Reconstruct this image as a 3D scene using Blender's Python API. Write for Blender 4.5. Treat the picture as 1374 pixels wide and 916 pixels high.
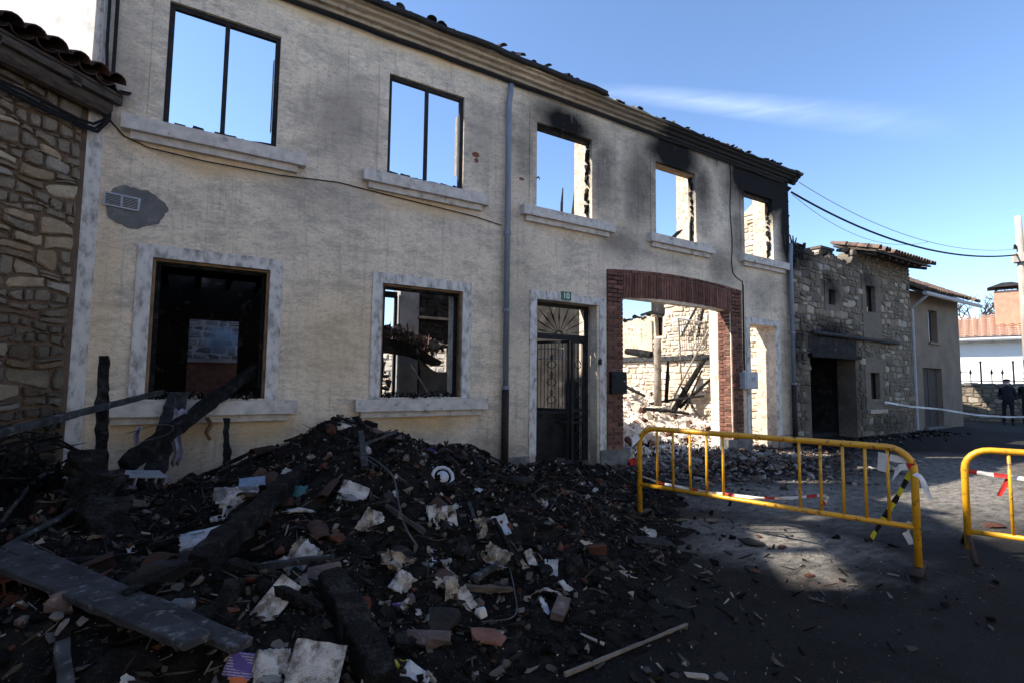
import bpy, bmesh, math, random
import numpy as np
from mathutils import Vector, Matrix, Euler, noise as mnoise

for o in list(bpy.data.objects): bpy.data.objects.remove(o)
SC = bpy.context.scene
COL = SC.collection
R = math.radians

# ------------------------------------------------------------------ camera
CAM = Vector((0, -7.695, 1.65))
yaw, pitch, roll = R(31.747), R(4.253), R(0.664)
_f = Vector((math.sin(yaw)*math.cos(pitch), math.cos(yaw)*math.cos(pitch), math.sin(pitch)))
_r = Vector((math.cos(yaw), -math.sin(yaw), 0)); _u = _r.cross(_f)
_r, _u = math.cos(roll)*_r + math.sin(roll)*_u, -math.sin(roll)*_r + math.cos(roll)*_u
cd = bpy.data.cameras.new('camera'); cam = bpy.data.objects.new('camera', cd); COL.objects.link(cam)
m = Matrix((_r, _u, -_f)).transposed().to_4x4(); m.translation = CAM
cam.matrix_world = m
cd.sensor_width = 36; cd.lens = 690/1374*36; cd.clip_end = 3000; cd.clip_start = 0.05
SC.camera = cam
SC.render.resolution_x = 1024; SC.render.resolution_y = 682

# ------------------------------------------------------------------ sky and sun
SUN_EL = R(43); SUN_AZ = R(-62)          # azimuth from +Y towards +X: the sun stands behind the house, to the left
w = bpy.data.worlds.new('World'); SC.world = w; w.use_nodes = True
nt = w.node_tree; nt.nodes.clear()
out = nt.nodes.new('ShaderNodeOutputWorld'); bg = nt.nodes.new('ShaderNodeBackground')
sky = nt.nodes.new('ShaderNodeTexSky'); sky.sky_type = 'NISHITA'; sky.sun_disc = False
sky.sun_elevation = SUN_EL; sky.sun_rotation = SUN_AZ
sky.air_density = 1.0; sky.dust_density = 0.35; sky.ozone_density = 4.0; sky.altitude = 900
bg.inputs['Strength'].default_value = 0.132
def wn(t, **k):
    n = nt.nodes.new(t)
    for a, b in k.items(): setattr(n, a, b)
    return n
def wmath(op, a, b=None, c=None):
    n = wn('ShaderNodeMath', operation=op)
    for i, v in enumerate((a, b, c)):
        if v is None: continue
        if isinstance(v, (int, float)): n.inputs[i].default_value = v
        else: nt.links.new(v, n.inputs[i])
    return n.outputs[0]
tc = wn('ShaderNodeTexCoord'); sp = wn('ShaderNodeSeparateXYZ'); nt.links.new(tc.outputs['Generated'], sp.inputs[0])
az = wmath('ARCTAN2', sp.outputs[0], sp.outputs[1]); el = wmath('ARCSINE', sp.outputs[2])
cmb = wn('ShaderNodeCombineXYZ'); nt.links.new(wmath('MULTIPLY', az, 4.0), cmb.inputs[0]); nt.links.new(wmath('MULTIPLY', el, 34.0), cmb.inputs[1])
nz = wn('ShaderNodeTexNoise'); nz.inputs['Scale'].default_value = 2.2; nz.inputs['Detail'].default_value = 8; nz.inputs['Distortion'].default_value = .7
nt.links.new(cmb.outputs[0], nz.inputs['Vector'])
# one thin cirrus streak, sinking towards the right
mid = wmath('MULTIPLY_ADD', wmath('POWER', wmath('MAXIMUM', wmath('SUBTRACT', az, 0.7), 0.0), 1.45), -0.335, 0.522)
dist = wmath('DIVIDE', wmath('ABSOLUTE', wmath('SUBTRACT', el, mid)), wmath('MULTIPLY_ADD', az, 0.03, -0.006))
band = wmath('SUBTRACT', 1.0, wmath('MINIMUM', dist, 1.0))
endf = wmath('MULTIPLY', wmath('SMOOTH_MIN', wmath('MULTIPLY', wmath('MAXIMUM', wmath('SUBTRACT', az, 0.66), 0.0), 5.0), 1.0, .1),
             wmath('MINIMUM', wmath('MULTIPLY', wmath('MAXIMUM', wmath('SUBTRACT', 1.30, az), 0.0), 3.4), 1.0))
cl = wmath('MULTIPLY', wmath('MULTIPLY', band, endf), wmath('MULTIPLY_ADD', nz.outputs['Fac'], .9, 0.1))
cl = wmath('MULTIPLY', wmath('MINIMUM', wmath('MAXIMUM', cl, 0.0), 1.0), 0.33)
mixc = wn('ShaderNodeMix', data_type='RGBA')
nt.links.new(cl, mixc.inputs['Factor']); nt.links.new(sky.outputs[0], mixc.inputs['A'])
mixc.inputs['B'].default_value = (6.0, 6.6, 7.2, 1)
nt.links.new(mixc.outputs['Result'], bg.inputs[0]); nt.links.new(bg.outputs[0], out.inputs[0])

sl = bpy.data.lights.new('sun', 'SUN'); sun = bpy.data.objects.new('sun', sl); COL.objects.link(sun)
sl.energy = 5.0; sl.angle = R(0.53); sl.color = (1, .93, .82)
sd = Vector((math.sin(SUN_AZ)*math.cos(SUN_EL), math.cos(SUN_AZ)*math.cos(SUN_EL), math.sin(SUN_EL)))
sun.rotation_euler = sd.to_track_quat('Z', 'Y').to_euler(); sun.location = sd*60

SC.view_settings.view_transform = 'Standard'; SC.view_settings.look = 'None'
SC.view_settings.exposure = 1.2; SC.view_settings.gamma = 1
SC.render.engine = 'CYCLES'

# ------------------------------------------------------------------ helpers
rng = random.Random(7)
def tag(o, label=None, cat=None, group=None, kind=None):
    if label: o['label'] = label
    if cat: o['category'] = cat
    if group: o['group'] = group
    if kind: o['kind'] = kind
    return o
def empty(name, loc=(0, 0, 0), rz=0, **k):
    o = bpy.data.objects.new(name, None); COL.objects.link(o)
    o.location = loc; o.rotation_euler = (0, 0, rz); o.empty_display_size = .1
    return tag(o, **k)
def link(name, me, parent=None, loc=None, rot=None, scale=None):
    o = bpy.data.objects.new(name, me); COL.objects.link(o)
    if loc is not None: o.location = loc
    if rot is not None: o.rotation_euler = rot
    if scale is not None: o.scale = scale
    if parent is not None: o.parent = parent
    return o
class MB:
    """collects faces of one mesh"""
    def __init__(s): s.v = []; s.f = []; s.mi = []; s.cur = 0
    def add(s, vs, fs):
        n = len(s.v); s.v += [tuple(v) for v in vs]
        for f in fs: s.f.append(tuple(n+i for i in f)); s.mi.append(s.cur)
    def box(s, c, d, M=None, j=0.0, rg=None):
        vs = []
        for x in (-.5, .5):
            for y in (-.5, .5):
                for z in (-.5, .5):
                    p = Vector((x*d[0], y*d[1], z*d[2]))
                    if j: p += Vector(((rg.random()-.5)*j, (rg.random()-.5)*j, (rg.random()-.5)*j))
                    if M is not None: p = M @ p
                    vs.append(p + Vector(c))
        s.add(vs, [(0, 1, 3, 2), (4, 6, 7, 5), (0, 4, 5, 1), (2, 3, 7, 6), (0, 2, 6, 4), (1, 5, 7, 3)])
    def bx(s, x0, x1, y0, y1, z0, z1):
        s.box(((x0+x1)/2, (y0+y1)/2, (z0+z1)/2), (x1-x0, y1-y0, z1-z0))
    def tube(s, pts, r, n=8, cap=True, flat=None):
        pts = [Vector(p) for p in pts]; k = len(pts)
        rr = r if isinstance(r, (list, tuple)) else [r]*k
        base = len(s.v); up = Vector((0, 0, 1)); prev = None
        for i, p in enumerate(pts):
            t = (pts[min(i+1, k-1)] - pts[max(i-1, 0)]).normalized()
            if prev is None:
                a = t.cross(up)
                if a.length < .1: a = t.cross(Vector((1, 0, 0)))
            else:
                a = prev - t*prev.dot(t)
                if a.length < 1e-4: a = t.cross(up)
            a.normalize(); b = t.cross(a); prev = a
            for q in range(n):
                an = 2*math.pi*q/n
                fx = 1 if flat is None else flat
                s.v.append(tuple(p + a*math.cos(an)*rr[i] + b*math.sin(an)*rr[i]*fx))
        for i in range(k-1):
            for q in range(n):
                s.f.append((base+i*n+q, base+i*n+(q+1) % n, base+(i+1)*n+(q+1) % n, base+(i+1)*n+q)); s.mi.append(s.cur)
        if cap:
            s.f.append(tuple(base+q for q in range(n))[::-1]); s.mi.append(s.cur)
            s.f.append(tuple(base+(k-1)*n+q for q in range(n))); s.mi.append(s.cur)
    def prism(s, poly, a, b, fn):
        """polygon (list of 2d) extruded between a and b; fn(u,v,w)->xyz"""
        n = len(poly)
        vs = [fn(u, v, a) for u, v in poly] + [fn(u, v, b) for u, v in poly]
        fs = [tuple(range(n))[::-1], tuple(range(n, 2*n))] + [(i, (i+1) % n, n+(i+1) % n, n+i) for i in range(n)]
        s.add(vs, fs)
    def mesh(s, name, mats, smooth=False):
        me = bpy.data.meshes.new(name); me.from_pydata(s.v, [], s.f); me.update()
        for mm in (mats if isinstance(mats, (list, tuple)) else [mats]): me.materials.append(mm)
        if any(s.mi): me.polygons.foreach_set('material_index', s.mi)
        bm = bmesh.new(); bm.from_mesh(me); bmesh.ops.recalc_face_normals(bm, faces=bm.faces); bm.to_mesh(me); bm.free()
        if smooth: me.polygons.foreach_set('use_smooth', [True]*len(me.polygons))
        return me
    def build(s, name, mats, parent=None, smooth=False, **k):
        o = link(name, s.mesh(name, mats, smooth), parent); return tag(o, **k)

# --- materials -----------------------------------------------------
def newmat(name):
    mt = bpy.data.materials.new(name); mt.use_nodes = True
    t = mt.node_tree; t.nodes.clear()
    o = t.nodes.new('ShaderNodeOutputMaterial'); b = t.nodes.new('ShaderNodeBsdfPrincipled')
    t.links.new(b.outputs[0], o.inputs[0]); return mt, t, b
class NT:
    def __init__(s, t): s.t = t
    def n(s, ty, **k):
        x = s.t.nodes.new(ty)
        for a, b in k.items(): setattr(x, a, b)
        return x
    def put(s, sock, v):
        if v is None: return
        if isinstance(v, bpy.types.NodeSocket): s.t.links.new(v, sock)
        elif isinstance(v, (tuple, list)) and sock.type == 'RGBA': sock.default_value = (*v[:3], 1)
        else: sock.default_value = v
    def math(s, op, a, b=None, c=None, clamp=False):
        x = s.n('ShaderNodeMath', operation=op, use_clamp=clamp)
        for i, v in enumerate((a, b, c)): s.put(x.inputs[i], v)
        return x.outputs[0]
    def mix(s, f, a, b, bt='MIX'):
        x = s.n('ShaderNodeMix', data_type='RGBA', blend_type=bt)
        s.put(x.inputs['Factor'], f); s.put(x.inputs['A'], a); s.put(x.inputs['B'], b); return x.outputs['Result']
    def noise(s, vec, scale, detail=5, rough=.55, dist=0):
        x = s.n('ShaderNodeTexNoise'); s.put(x.inputs['Vector'], vec)
        x.inputs['Scale'].default_value = scale; x.inputs['Detail'].default_value = detail
        x.inputs['Roughness'].default_value = rough; x.inputs['Distortion'].default_value = dist
        return x.outputs['Fac']
    def ramp(s, f, a, b):     # linear step a..b -> 0..1
        x = s.n('ShaderNodeMapRange', clamp=True); s.put(x.inputs['Value'], f)
        x.inputs['From Min'].default_value = a; x.inputs['From Max'].default_value = b
        return x.outputs['Result']
    def scale(s, vec, v):
        x = s.n('ShaderNodeVectorMath', operation='MULTIPLY'); s.put(x.inputs[0], vec); x.inputs[1].default_value = v; return x.outputs[0]
    def bump(s, h, strength, dist=.02):
        x = s.n('ShaderNodeBump'); x.inputs['Strength'].default_value = strength; x.inputs['Distance'].default_value = dist
        s.put(x.inputs['Height'], h); return x.outputs[0]
    def pos(s): return s.n('ShaderNodeNewGeometry').outputs['Position']
    def rand(s): return s.n('ShaderNodeObjectInfo').outputs['Random']
def mat(name, c1, c2=None, scale=4, rough=.9, bump=.3, bscale=30, bdist=.01, metal=0, spec=.2, vary=0, third=None, tscale=12, tlim=(.55, .7), stretch=None, coord='pos', lo=.35, hi=.65):
    mt, t, b = newmat(name); N = NT(t)
    if coord == 'pos': p = N.pos()
    else: p = N.n('ShaderNodeTexCoord').outputs['Object']
    q = N.scale(p, stretch) if stretch else p
    col = N.mix(N.ramp(N.noise(q, scale), lo, hi), c1, c2 if c2 else c1)
    if third: col = N.mix(N.ramp(N.noise(q, tscale, 6, .65), *tlim), col, third)
    if vary:
        rv = N.math('MULTIPLY_ADD', N.rand(), 2*vary, 1-vary)
        cc = N.n('ShaderNodeCombineColor'); [N.put(cc.inputs[i], rv) for i in range(3)]
        col = N.mix(1.0, col, cc.outputs[0], 'MULTIPLY')
    N.put(b.inputs['Base Color'], col)
    b.inputs['Roughness'].default_value = rough; b.inputs['Metallic'].default_value = metal
    b.inputs['Specular IOR Level'].default_value = spec
    if bump: N.put(b.inputs['Normal'], N.bump(N.noise(q, bscale, 6, .6), bump, bdist))
    return mt
def stone_mat(name, cols, rough=.92, bump=.6, bscale=22, soot=None, warp=.5):
    """each stone takes one of several colours, with grain of its own"""
    mt, t, b = newmat(name); N = NT(t); p = N.pos()
    cr = N.n('ShaderNodeValToRGB'); N.put(cr.inputs[0], N.rand()); cr.color_ramp.interpolation = 'CONSTANT'
    e = cr.color_ramp.elements
    while len(e) < len(cols): e.new(.5)
    for i, c in enumerate(cols): e[i].position = i/len(cols); e[i].color = (*c, 1)
    g = N.ramp(N.noise(p, 9, 6, .6), .3, .72)
    col = N.mix(N.math('MULTIPLY', g, .55), cr.outputs[0], N.mix(1.0, cr.outputs[0], (.42, .40, .38), 'MULTIPLY'))
    col = N.mix(N.ramp(N.noise(p, 45, 3), .62, .75), col, N.mix(.5, cr.outputs[0], (.6, .58, .53)))
    if soot: col = N.mix(N.math('MULTIPLY', spot_field(N, p, soot, warp), N.ramp(N.noise(p, 4, 6, .7), -.1, .45), clamp=True), col, (.013, .012, .012))
    N.put(b.inputs['Base Color'], col); b.inputs['Roughness'].default_value = rough; b.inputs['Specular IOR Level'].default_value = .2
    N.put(b.inputs['Normal'], N.bump(N.noise(p, bscale, 8, .65), bump, .03)); return mt

def spot_field(N, p, spots, warp=.35, axes=(0, 2)):
    """sum of soft blotches at given places on a wall (soot, damp, patches)"""
    nn = N.n('ShaderNodeTexNoise'); N.put(nn.inputs['Vector'], p); nn.inputs['Scale'].default_value = 1.6; nn.inputs['Detail'].default_value = 7
    dv = N.n('ShaderNodeVectorMath', operation='SUBTRACT'); N.put(dv.inputs[0], nn.outputs['Color']); dv.inputs[1].default_value = (.5, .5, .5)
    dv2 = N.scale(dv.outputs[0], (warp*2,)*3)
    ad = N.n('ShaderNodeVectorMath', operation='ADD'); N.put(ad.inputs[0], p); N.put(ad.inputs[1], dv2)
    sx = N.n('ShaderNodeSeparateXYZ'); N.put(sx.inputs[0], ad.outputs[0]); X, Z = sx.outputs[axes[0]], sx.outputs[axes[1]]
    tot = None
    for cx, cz, rx, rz, s in spots:
        a = N.math('DIVIDE', N.math('SUBTRACT', X, cx), rx); c = N.math('DIVIDE', N.math('SUBTRACT', Z, cz), rz)
        d = N.math('SQRT', N.math('ADD', N.math('MULTIPLY', a, a), N.math('MULTIPLY', c, c)))
        f = N.math('MULTIPLY', N.ramp(d, 1.0, .25), s)
        tot = f if tot is None else N.math('MAXIMUM', tot, f)
    return tot

def plaster_mat():
    mt, t, b = newmat('facade_plaster'); N = NT(t); p = N.pos()
    hz = N.scale(p, (.8, 1, 1.7)); vs_ = N.scale(p, (5, 1, .3))
    col = N.mix(N.ramp(N.noise(p, .6, 6, .6), .34, .66), (.87, .715, .525), (.655, .555, .435))
    col = N.mix(N.math('MULTIPLY', N.ramp(N.noise(hz, 1.7, 11, .8), .47, .59), .68), col, (.34, .30, .245))
    col = N.mix(N.math('MULTIPLY', N.ramp(N.noise(hz, 7, 8, .75), .50, .66), .55), col, (.92, .80, .63))
    col = N.mix(N.math('MULTIPLY', N.ramp(N.noise(hz, 16, 7, .78), .51, .63), .6), col, (.30, .265, .22))
    col = N.mix(N.math('MULTIPLY', N.ramp(N.noise(vs_, 2.2, 8, .75), .53, .68), .5), col, (.24, .215, .185))
    col = N.mix(N.math('MULTIPLY', N.ramp(N.noise(p, 60, 4, .65), .52, .70), .5), col, (.20, .175, .15))
    # ochre run-off under the sills and eaves, cleaner render low down
    och = spot_field(N, p, [(-.3, 1.0, 1.0, .28, .8), (.8, .95, .6, .3, .7), (3.1, .98, 1.2, .25, .8), (.1, 4.42, 1.2, .2, .7), (3.1, 4.42, 1.2, .2, .6), (6, 4.45, 1.1, .15, .3), (2.5, 7.0, 4, .16, .7), (-.95, 2.6, .25, 2, .35), (1.8, 2.2, 1.1, 1.1, .35)], .15)
    col = N.mix(och, col, (.62, .42, .20))
    damp = spot_field(N, p, [(1.75, 5.5, .75, .9, .62), (1.6, 4.3, .9, .35, .35), (4.1, 5.9, .55, .9, .5), (-.9, 5.4, .35, 1.0, .45), (7.6, 5.4, .5, 1.1, .5), (7.3, 4.5, .6, .4, .5), (10.4, 4.5, .5, .8, .5), (4.9, 3.0, .8, 2.0, .28), (8.9, 4.35, 1.3, .25, .4), (12.4, 4.0, 1.1, .6, .45), (4.3, .4, .5, .5, .4), (1.5, .7, .8, .5, .35)], .3)
    col = N.mix(damp, col, (.22, .19, .16))
    soot = spot_field(N, p, [(5.95, 6.6, 1.35, .75, 1.0), (9.0, 6.75, 1.6, .95, 1.15), (12.4, 6.8, 2.3, 1.25, 1.6), (8.0, 6.0, .75, 1.6, .7), (9.95, 6.2, .7, 1.2, .8), (11.2, 6.6, 1.0, 1.1, .75),
        (13.6, 6.0, .8, 2.2, 1.4), (5.0, 5.9, .5, 1.2, .5), (6.9, 5.9, .6, 1.5, .62), (11.3, 5.3, .5, 1.4, .6), (13.55, 4.3, .55, 1.8, .75), (13.3, 2.2, .5, 2.6, .5), (7.4, 4.5, 1.0, .6, .35), (10.9, 4.4, .9, .7, .4)], .22)
    sx_ = N.n('ShaderNodeSeparateXYZ'); N.put(sx_.inputs[0], p)
    eave = N.math('MULTIPLY', N.ramp(N.math('ADD', sx_.outputs[2], N.math('MULTIPLY', N.noise(vs_, 1.2, 6, .7), .9)), 6.95, 7.65), N.ramp(sx_.outputs[0], 3.8, 10.5))
    soot = N.math('MAXIMUM', soot, eave)
    st_ = N.math('ADD', N.math('MULTIPLY', N.noise(vs_, 2.6, 8, .75), .6), N.math('MULTIPLY', N.noise(p, 4, 8, .75), .4))
    col = N.mix(N.math('MULTIPLY', soot, N.ramp(st_, .15, .46), clamp=True), col, (.012, .011, .011))
    grime = N.math('MULTIPLY', N.ramp(N.math('ADD', sx_.outputs[2], N.math('MULTIPLY', N.noise(p, 2.2, 8, .75), 1.6)), 1.9, .95), .6)
    col = N.mix(grime, col, (.16, .14, .12))
    # exposed red hollow-brick scars
    scar = spot_field(N, p, [(3.98, 5.52, .09, .06, 1), (4.0, 5.42, .05, .05, 1), (4.92, 5.3, .07, .035, 1)], .03)
    col = N.mix(N.ramp(scar, .2, .3), col, (.20, .075, .05))
    N.put(b.inputs['Base Color'], col); b.inputs['Roughness'].default_value = .93; b.inputs['Specular IOR Level'].default_value = .15
    h = N.math('ADD', N.noise(hz, 14, 7, .7), N.math('MULTIPLY', N.noise(p, 70, 4, .6), .5))
    N.put(b.inputs['Normal'], N.bump(h, .5, .02)); return mt
def ground_mat():
    mt, t, b = newmat('ash_covered_asphalt'); N = NT(t); p = N.pos()
    col = N.mix(N.ramp(N.noise(p, .9, 7, .65), .38, .66), (.0085, .008, .008), (.021, .0195, .0185))
    dust = spot_field(N, p, [(7.6, -3.4, 2.4, 1.7, 1.0), (5.2, -4.5, 1.2, 1.3, .95), (10.5, -4.4, 4.5, 2.0, 1.0), (9.2, .3, 3.0, 1.4, .9), (13, -3.4, 4, 2.0, .8)], .8, (0, 1))  # road dust, kept to the sunlit patches so their brightness is partly colour
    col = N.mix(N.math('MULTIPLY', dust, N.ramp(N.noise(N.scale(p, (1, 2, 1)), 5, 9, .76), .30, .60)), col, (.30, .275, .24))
    col = N.mix(N.ramp(N.noise(p, 70, 3, .5), .73, .77), col, (.16, .15, .14))
    col = N.mix(N.math('MULTIPLY', N.ramp(N.noise(p, 18, 3, .5), .70, .76), .5), col, (.08, .045, .03))
    vg = N.n('ShaderNodeTexVoronoi'); N.put(vg.inputs['Vector'], p); vg.inputs['Scale'].default_value = 60
    col = N.mix(N.math('MULTIPLY', N.ramp(N.math('FRACT', N.math('MULTIPLY', vg.outputs['Distance'], 7.3)), .55, .95), .35), col, N.mix(.5, col, (.10, .095, .088)))
    far = N.n('ShaderNodeSeparateXYZ'); N.put(far.inputs[0], p)
    col = N.mix(N.ramp(far.outputs[0], 16, 30), col, N.mix(N.ramp(N.noise(p, .5, 5), .3, .7), (.06, .058, .055), (.10, .095, .085)))
    N.put(b.inputs['Base Color'], col)
    b.inputs['Specular IOR Level'].default_value = .08
    b.inputs['Roughness'].default_value = .8
    vo = N.n('ShaderNodeTexVoronoi'); N.put(vo.inputs['Vector'], p); vo.inputs['Scale'].default_value = 85
    N.put(b.inputs['Normal'], N.bump(N.math('ADD', N.math('ADD', N.noise(p, 40, 6, .65), N.noise(p, 8, 5, .6)), N.math('MULTIPLY', vo.outputs['Distance'], .8)), .8, .025)); return mt
def attr_mat(name, rough=.85, bump=.5):
    mt, t, b = newmat(name); N = NT(t); p = N.pos()
    a = N.n('ShaderNodeAttribute', attribute_name='col')
    g = N.ramp(N.noise(p, 30, 5, .6), .3, .75)
    col = N.mix(N.math('MULTIPLY', g, .6), a.outputs['Color'], N.mix(1.0, a.outputs['Color'], (.35, .34, .33), 'MULTIPLY'))
    N.put(b.inputs['Base Color'], col); b.inputs['Roughness'].default_value = rough; b.inputs['Specular IOR Level'].default_value = .04
    N.put(b.inputs['Normal'], N.bump(N.noise(p, 60, 5, .6), bump, .01)); return mt
def print_mat(name, paper=(.56, .545, .52), ink=(.10, .10, .11), rows=170, block=None, scorch=.5):
    """printed paper: rows of type in local coordinates, brown scorched edges"""
    mt, t, b = newmat(name); N = NT(t); o = N.n('ShaderNodeTexCoord').outputs['Object']; p = N.pos()
    s = N.n('ShaderNodeSeparateXYZ'); N.put(s.inputs[0], o)
    line = N.math('GREATER_THAN', N.math('FRACT', N.math('MULTIPLY', s.outputs[1], rows)), .55)
    words = N.math('GREATER_THAN', N.noise(N.scale(o, (130, 600, 1)), 1.0, 2), .46)
    para = N.math('GREATER_THAN', N.noise(N.scale(o, (5, 11, 1)), 1.0, 1), .44)
    f = N.math('MULTIPLY', N.math('MULTIPLY', line, words), N.math('MULTIPLY', para, .7))
    col = N.mix(f, paper, ink)
    if block: col = N.mix(N.math('GREATER_THAN', N.noise(N.scale(o, (7, 7, 1)), 1.0, 0), .56), col, block)
    col = N.mix(N.math('MULTIPLY', N.ramp(N.noise(p, 12, 7, .7), .46, .60), scorch), col, (.06, .045, .03))
    N.put(b.inputs['Base Color'], col); b.inputs['Roughness'].default_value = .8; b.inputs['Specular IOR Level'].default_value = .2
    N.put(b.inputs['Normal'], N.bump(N.noise(p, 25, 4), .25, .01)); return mt

M = {}
M['plaster'] = plaster_mat()
M['trim'] = mat('pale_painted_mortar', (.66, .62, .57), (.48, .455, .425), 7, bump=.3, bscale=40, third=(.24, .22, .195), tscale=7, tlim=(.50, .68), stretch=(1.6, 1, .8))
M['sill'] = mat('cast_sill_concrete', (.62, .57, .51), (.46, .42, .375), 8, bump=.35, bscale=40, third=(.10, .09, .08), tscale=6, tlim=(.56, .74))
def cornice_mat():
    mt, t, b = newmat('cornice_render'); N = NT(t); p = N.pos()
    st = N.scale(p, (.35, 2, 2))
    col = N.mix(N.ramp(N.noise(st, 5, 6, .65), .35, .65), (.62, .49, .33), (.36, .30, .22))
    col = N.mix(N.math('MULTIPLY', N.ramp(N.noise(p, 9, 6, .6), .55, .72), .6), col, (.10, .09, .08))
    soot = spot_field(N, p, [(13.4, 7.2, 5.4, 3, 1.9), (10.0, 7.2, 3.2, 3, 1.25), (7.2, 7.2, 2.6, 3, .6), (3, 7.2, 4, 3, .25)], .5)
    col = N.mix(N.math('MULTIPLY', soot, N.ramp(N.noise(st, 3, 6, .7), .0, .42), clamp=True), col, (.012, .011, .011))
    N.put(b.inputs['Base Color'], col); b.inputs['Roughness'].default_value = .92
    N.put(b.inputs['Normal'], N.bump(N.noise(st, 20, 6, .6), .4, .015)); return mt
M['cornice'] = cornice_mat()
M['plinth'] = mat('grey_plinth_cement', (.20, .195, .18), (.11, .105, .10), 6, bump=.5, bscale=30, third=(.05, .048, .045), tscale=5)
M['masonry'] = mat('inner_rubble_masonry', (.68, .58, .46), (.46, .37, .285), 6, bump=.9, bscale=9, bdist=.06, third=(.12, .10, .08), tscale=10, tlim=(.58, .68))
M['tanplaster'] = mat('old_earth_plaster', (.60, .48, .36), (.47, .365, .265), 2.5, bump=.7, bscale=12, bdist=.03, third=(.20, .15, .11), tscale=7, tlim=(.54, .66))
M['inner_plaster'] = mat('inner_gypsum_plaster', (.66, .60, .51), (.50, .43, .35), 3, bump=.4, bscale=16, third=(.34, .26, .19), tscale=5, tlim=(.58, .7))
M['charwall'] = mat('soot_blackened_wall', (.030, .028, .027), (.011, .010, .010), 3, bump=.6, bscale=14, third=(.075, .066, .06), tscale=4, tlim=(.55, .72))
M['smokewall'] = mat('smoke_stained_room_wall', (.055, .05, .047), (.014, .013, .013), 1.5, bump=.6, bscale=12, third=(.20, .18, .165), tscale=3.0, tlim=(.57, .68))
M['greywall'] = mat('smoked_grey_plaster', (.34, .34, .35), (.20, .20, .205), 2.2, bump=.4, bscale=14, third=(.05, .05, .05), tscale=4, tlim=(.6, .72))
M['soil'] = mat('burnt_floor', (.035, .033, .032), (.014, .013, .013), 4, bump=.9, bscale=16, bdist=.04)
M['brick'] = mat('fired_brick', (.185, .085, .06), (.115, .056, .042), 9, bump=.45, bscale=50, vary=.38, third=(.055, .035, .03), tscale=7, tlim=(.58, .75))
M['brickmortar'] = mat('brick_mortar', (.24, .185, .155), (.17, .13, .11), 8, bump=.4)
M['metal_dark'] = mat('burnt_dark_metal', (.018, .018, .019), (.035, .033, .032), 8, rough=.7, bump=.2, spec=.12)
M['iron'] = mat('black_wrought_iron', (.012, .012, .014), (.03, .03, .032), 8, rough=.6, bump=.15, spec=.15)
M['oldframe'] = mat('scorched_brown_frame', (.26, .16, .08), (.13, .08, .045), 7, rough=.7, bump=.3)
M['pipe'] = mat('grey_zinc_pipe', (.21, .245, .30), (.15, .175, .215), 5, rough=.5, bump=.15, spec=.45, stretch=(4, 4, .6))
M['pipe_low'] = mat('dark_iron_pipe', (.022, .016, .014), (.035, .028, .025), 9, rough=.7, bump=.3)
def char_mat():
    """charcoal: blocky crazed plates with cracks between, a little silver ash"""
    mt, t, b = newmat('charred_wood'); N = NT(t); p = N.pos()
    wv = N.n('ShaderNodeVectorMath', operation='ADD'); nn = N.n('ShaderNodeTexNoise'); N.put(nn.inputs['Vector'], p); nn.inputs['Scale'].default_value = 14
    N.put(wv.inputs[0], p); N.put(wv.inputs[1], N.scale(nn.outputs['Color'], (.03, .03, .03)))
    vo = N.n('ShaderNodeTexVoronoi', feature='DISTANCE_TO_EDGE'); N.put(vo.inputs['Vector'], wv.outputs[0]); vo.inputs['Scale'].default_value = 34
    pl = N.ramp(vo.outputs['Distance'], .0, .10)
    col = N.mix(pl, (.003, .003, .003), N.mix(N.ramp(N.noise(p, 11, 6, .7), .35, .7), (.008, .0078, .0078), (.022, .0213, .021)))
    col = N.mix(N.math('MULTIPLY', N.ramp(N.noise(p, 7, 8, .75), .50, .66), .75), col, (.07, .067, .064))
    N.put(b.inputs['Base Color'], col); b.inputs['Roughness'].default_value = .7; b.inputs['Specular IOR Level'].default_value = .12
    N.put(b.inputs['Normal'], N.bump(N.math('ADD', N.math('MULTIPLY', pl, .5), N.noise(p, 30, 8, .75)), .9, .03)); return mt
M['char'] = char_mat()
M['greywood'] = mat('ashy_grey_wood', (.048, .0495, .0525), (.017, .0175, .0185), 7, rough=.75, bump=.5, bscale=30, stretch=(1, 1, 1), third=(.17, .17, .175), tscale=15, tlim=(.56, .72))
M['bleach'] = mat('weathered_beam', (.34, .30, .25), (.20, .17, .14), 6, bump=.7, bscale=22, third=(.05, .045, .04), tscale=8, tlim=(.56, .68))
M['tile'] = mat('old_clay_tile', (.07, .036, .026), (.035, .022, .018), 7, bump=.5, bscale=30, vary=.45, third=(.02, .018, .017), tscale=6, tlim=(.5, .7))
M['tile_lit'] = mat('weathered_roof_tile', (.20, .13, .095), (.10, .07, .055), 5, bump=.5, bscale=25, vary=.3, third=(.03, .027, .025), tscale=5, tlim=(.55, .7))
M['tile_far'] = mat('terracotta_roof', (.50, .27, .175), (.40, .21, .135), 3, bump=.4, bscale=12, third=(.58, .38, .27), tscale=6)
M['eavewood'] = mat('old_eave_board', (.10, .075, .058), (.045, .036, .03), 5, bump=.7, bscale=24, stretch=(1.6, 1.6, 8))
M['mortar'] = mat('earth_mortar', (.15, .098, .062), (.095, .064, .044), 5, bump=.9, bscale=24, bdist=.03, third=(.17, .13, .095), tscale=18, tlim=(.6, .72))
M['mortar_grey'] = mat('grey_lime_mortar', (.17, .15, .125), (.105, .093, .08), 5, bump=.9, bscale=18, bdist=.03)
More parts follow.
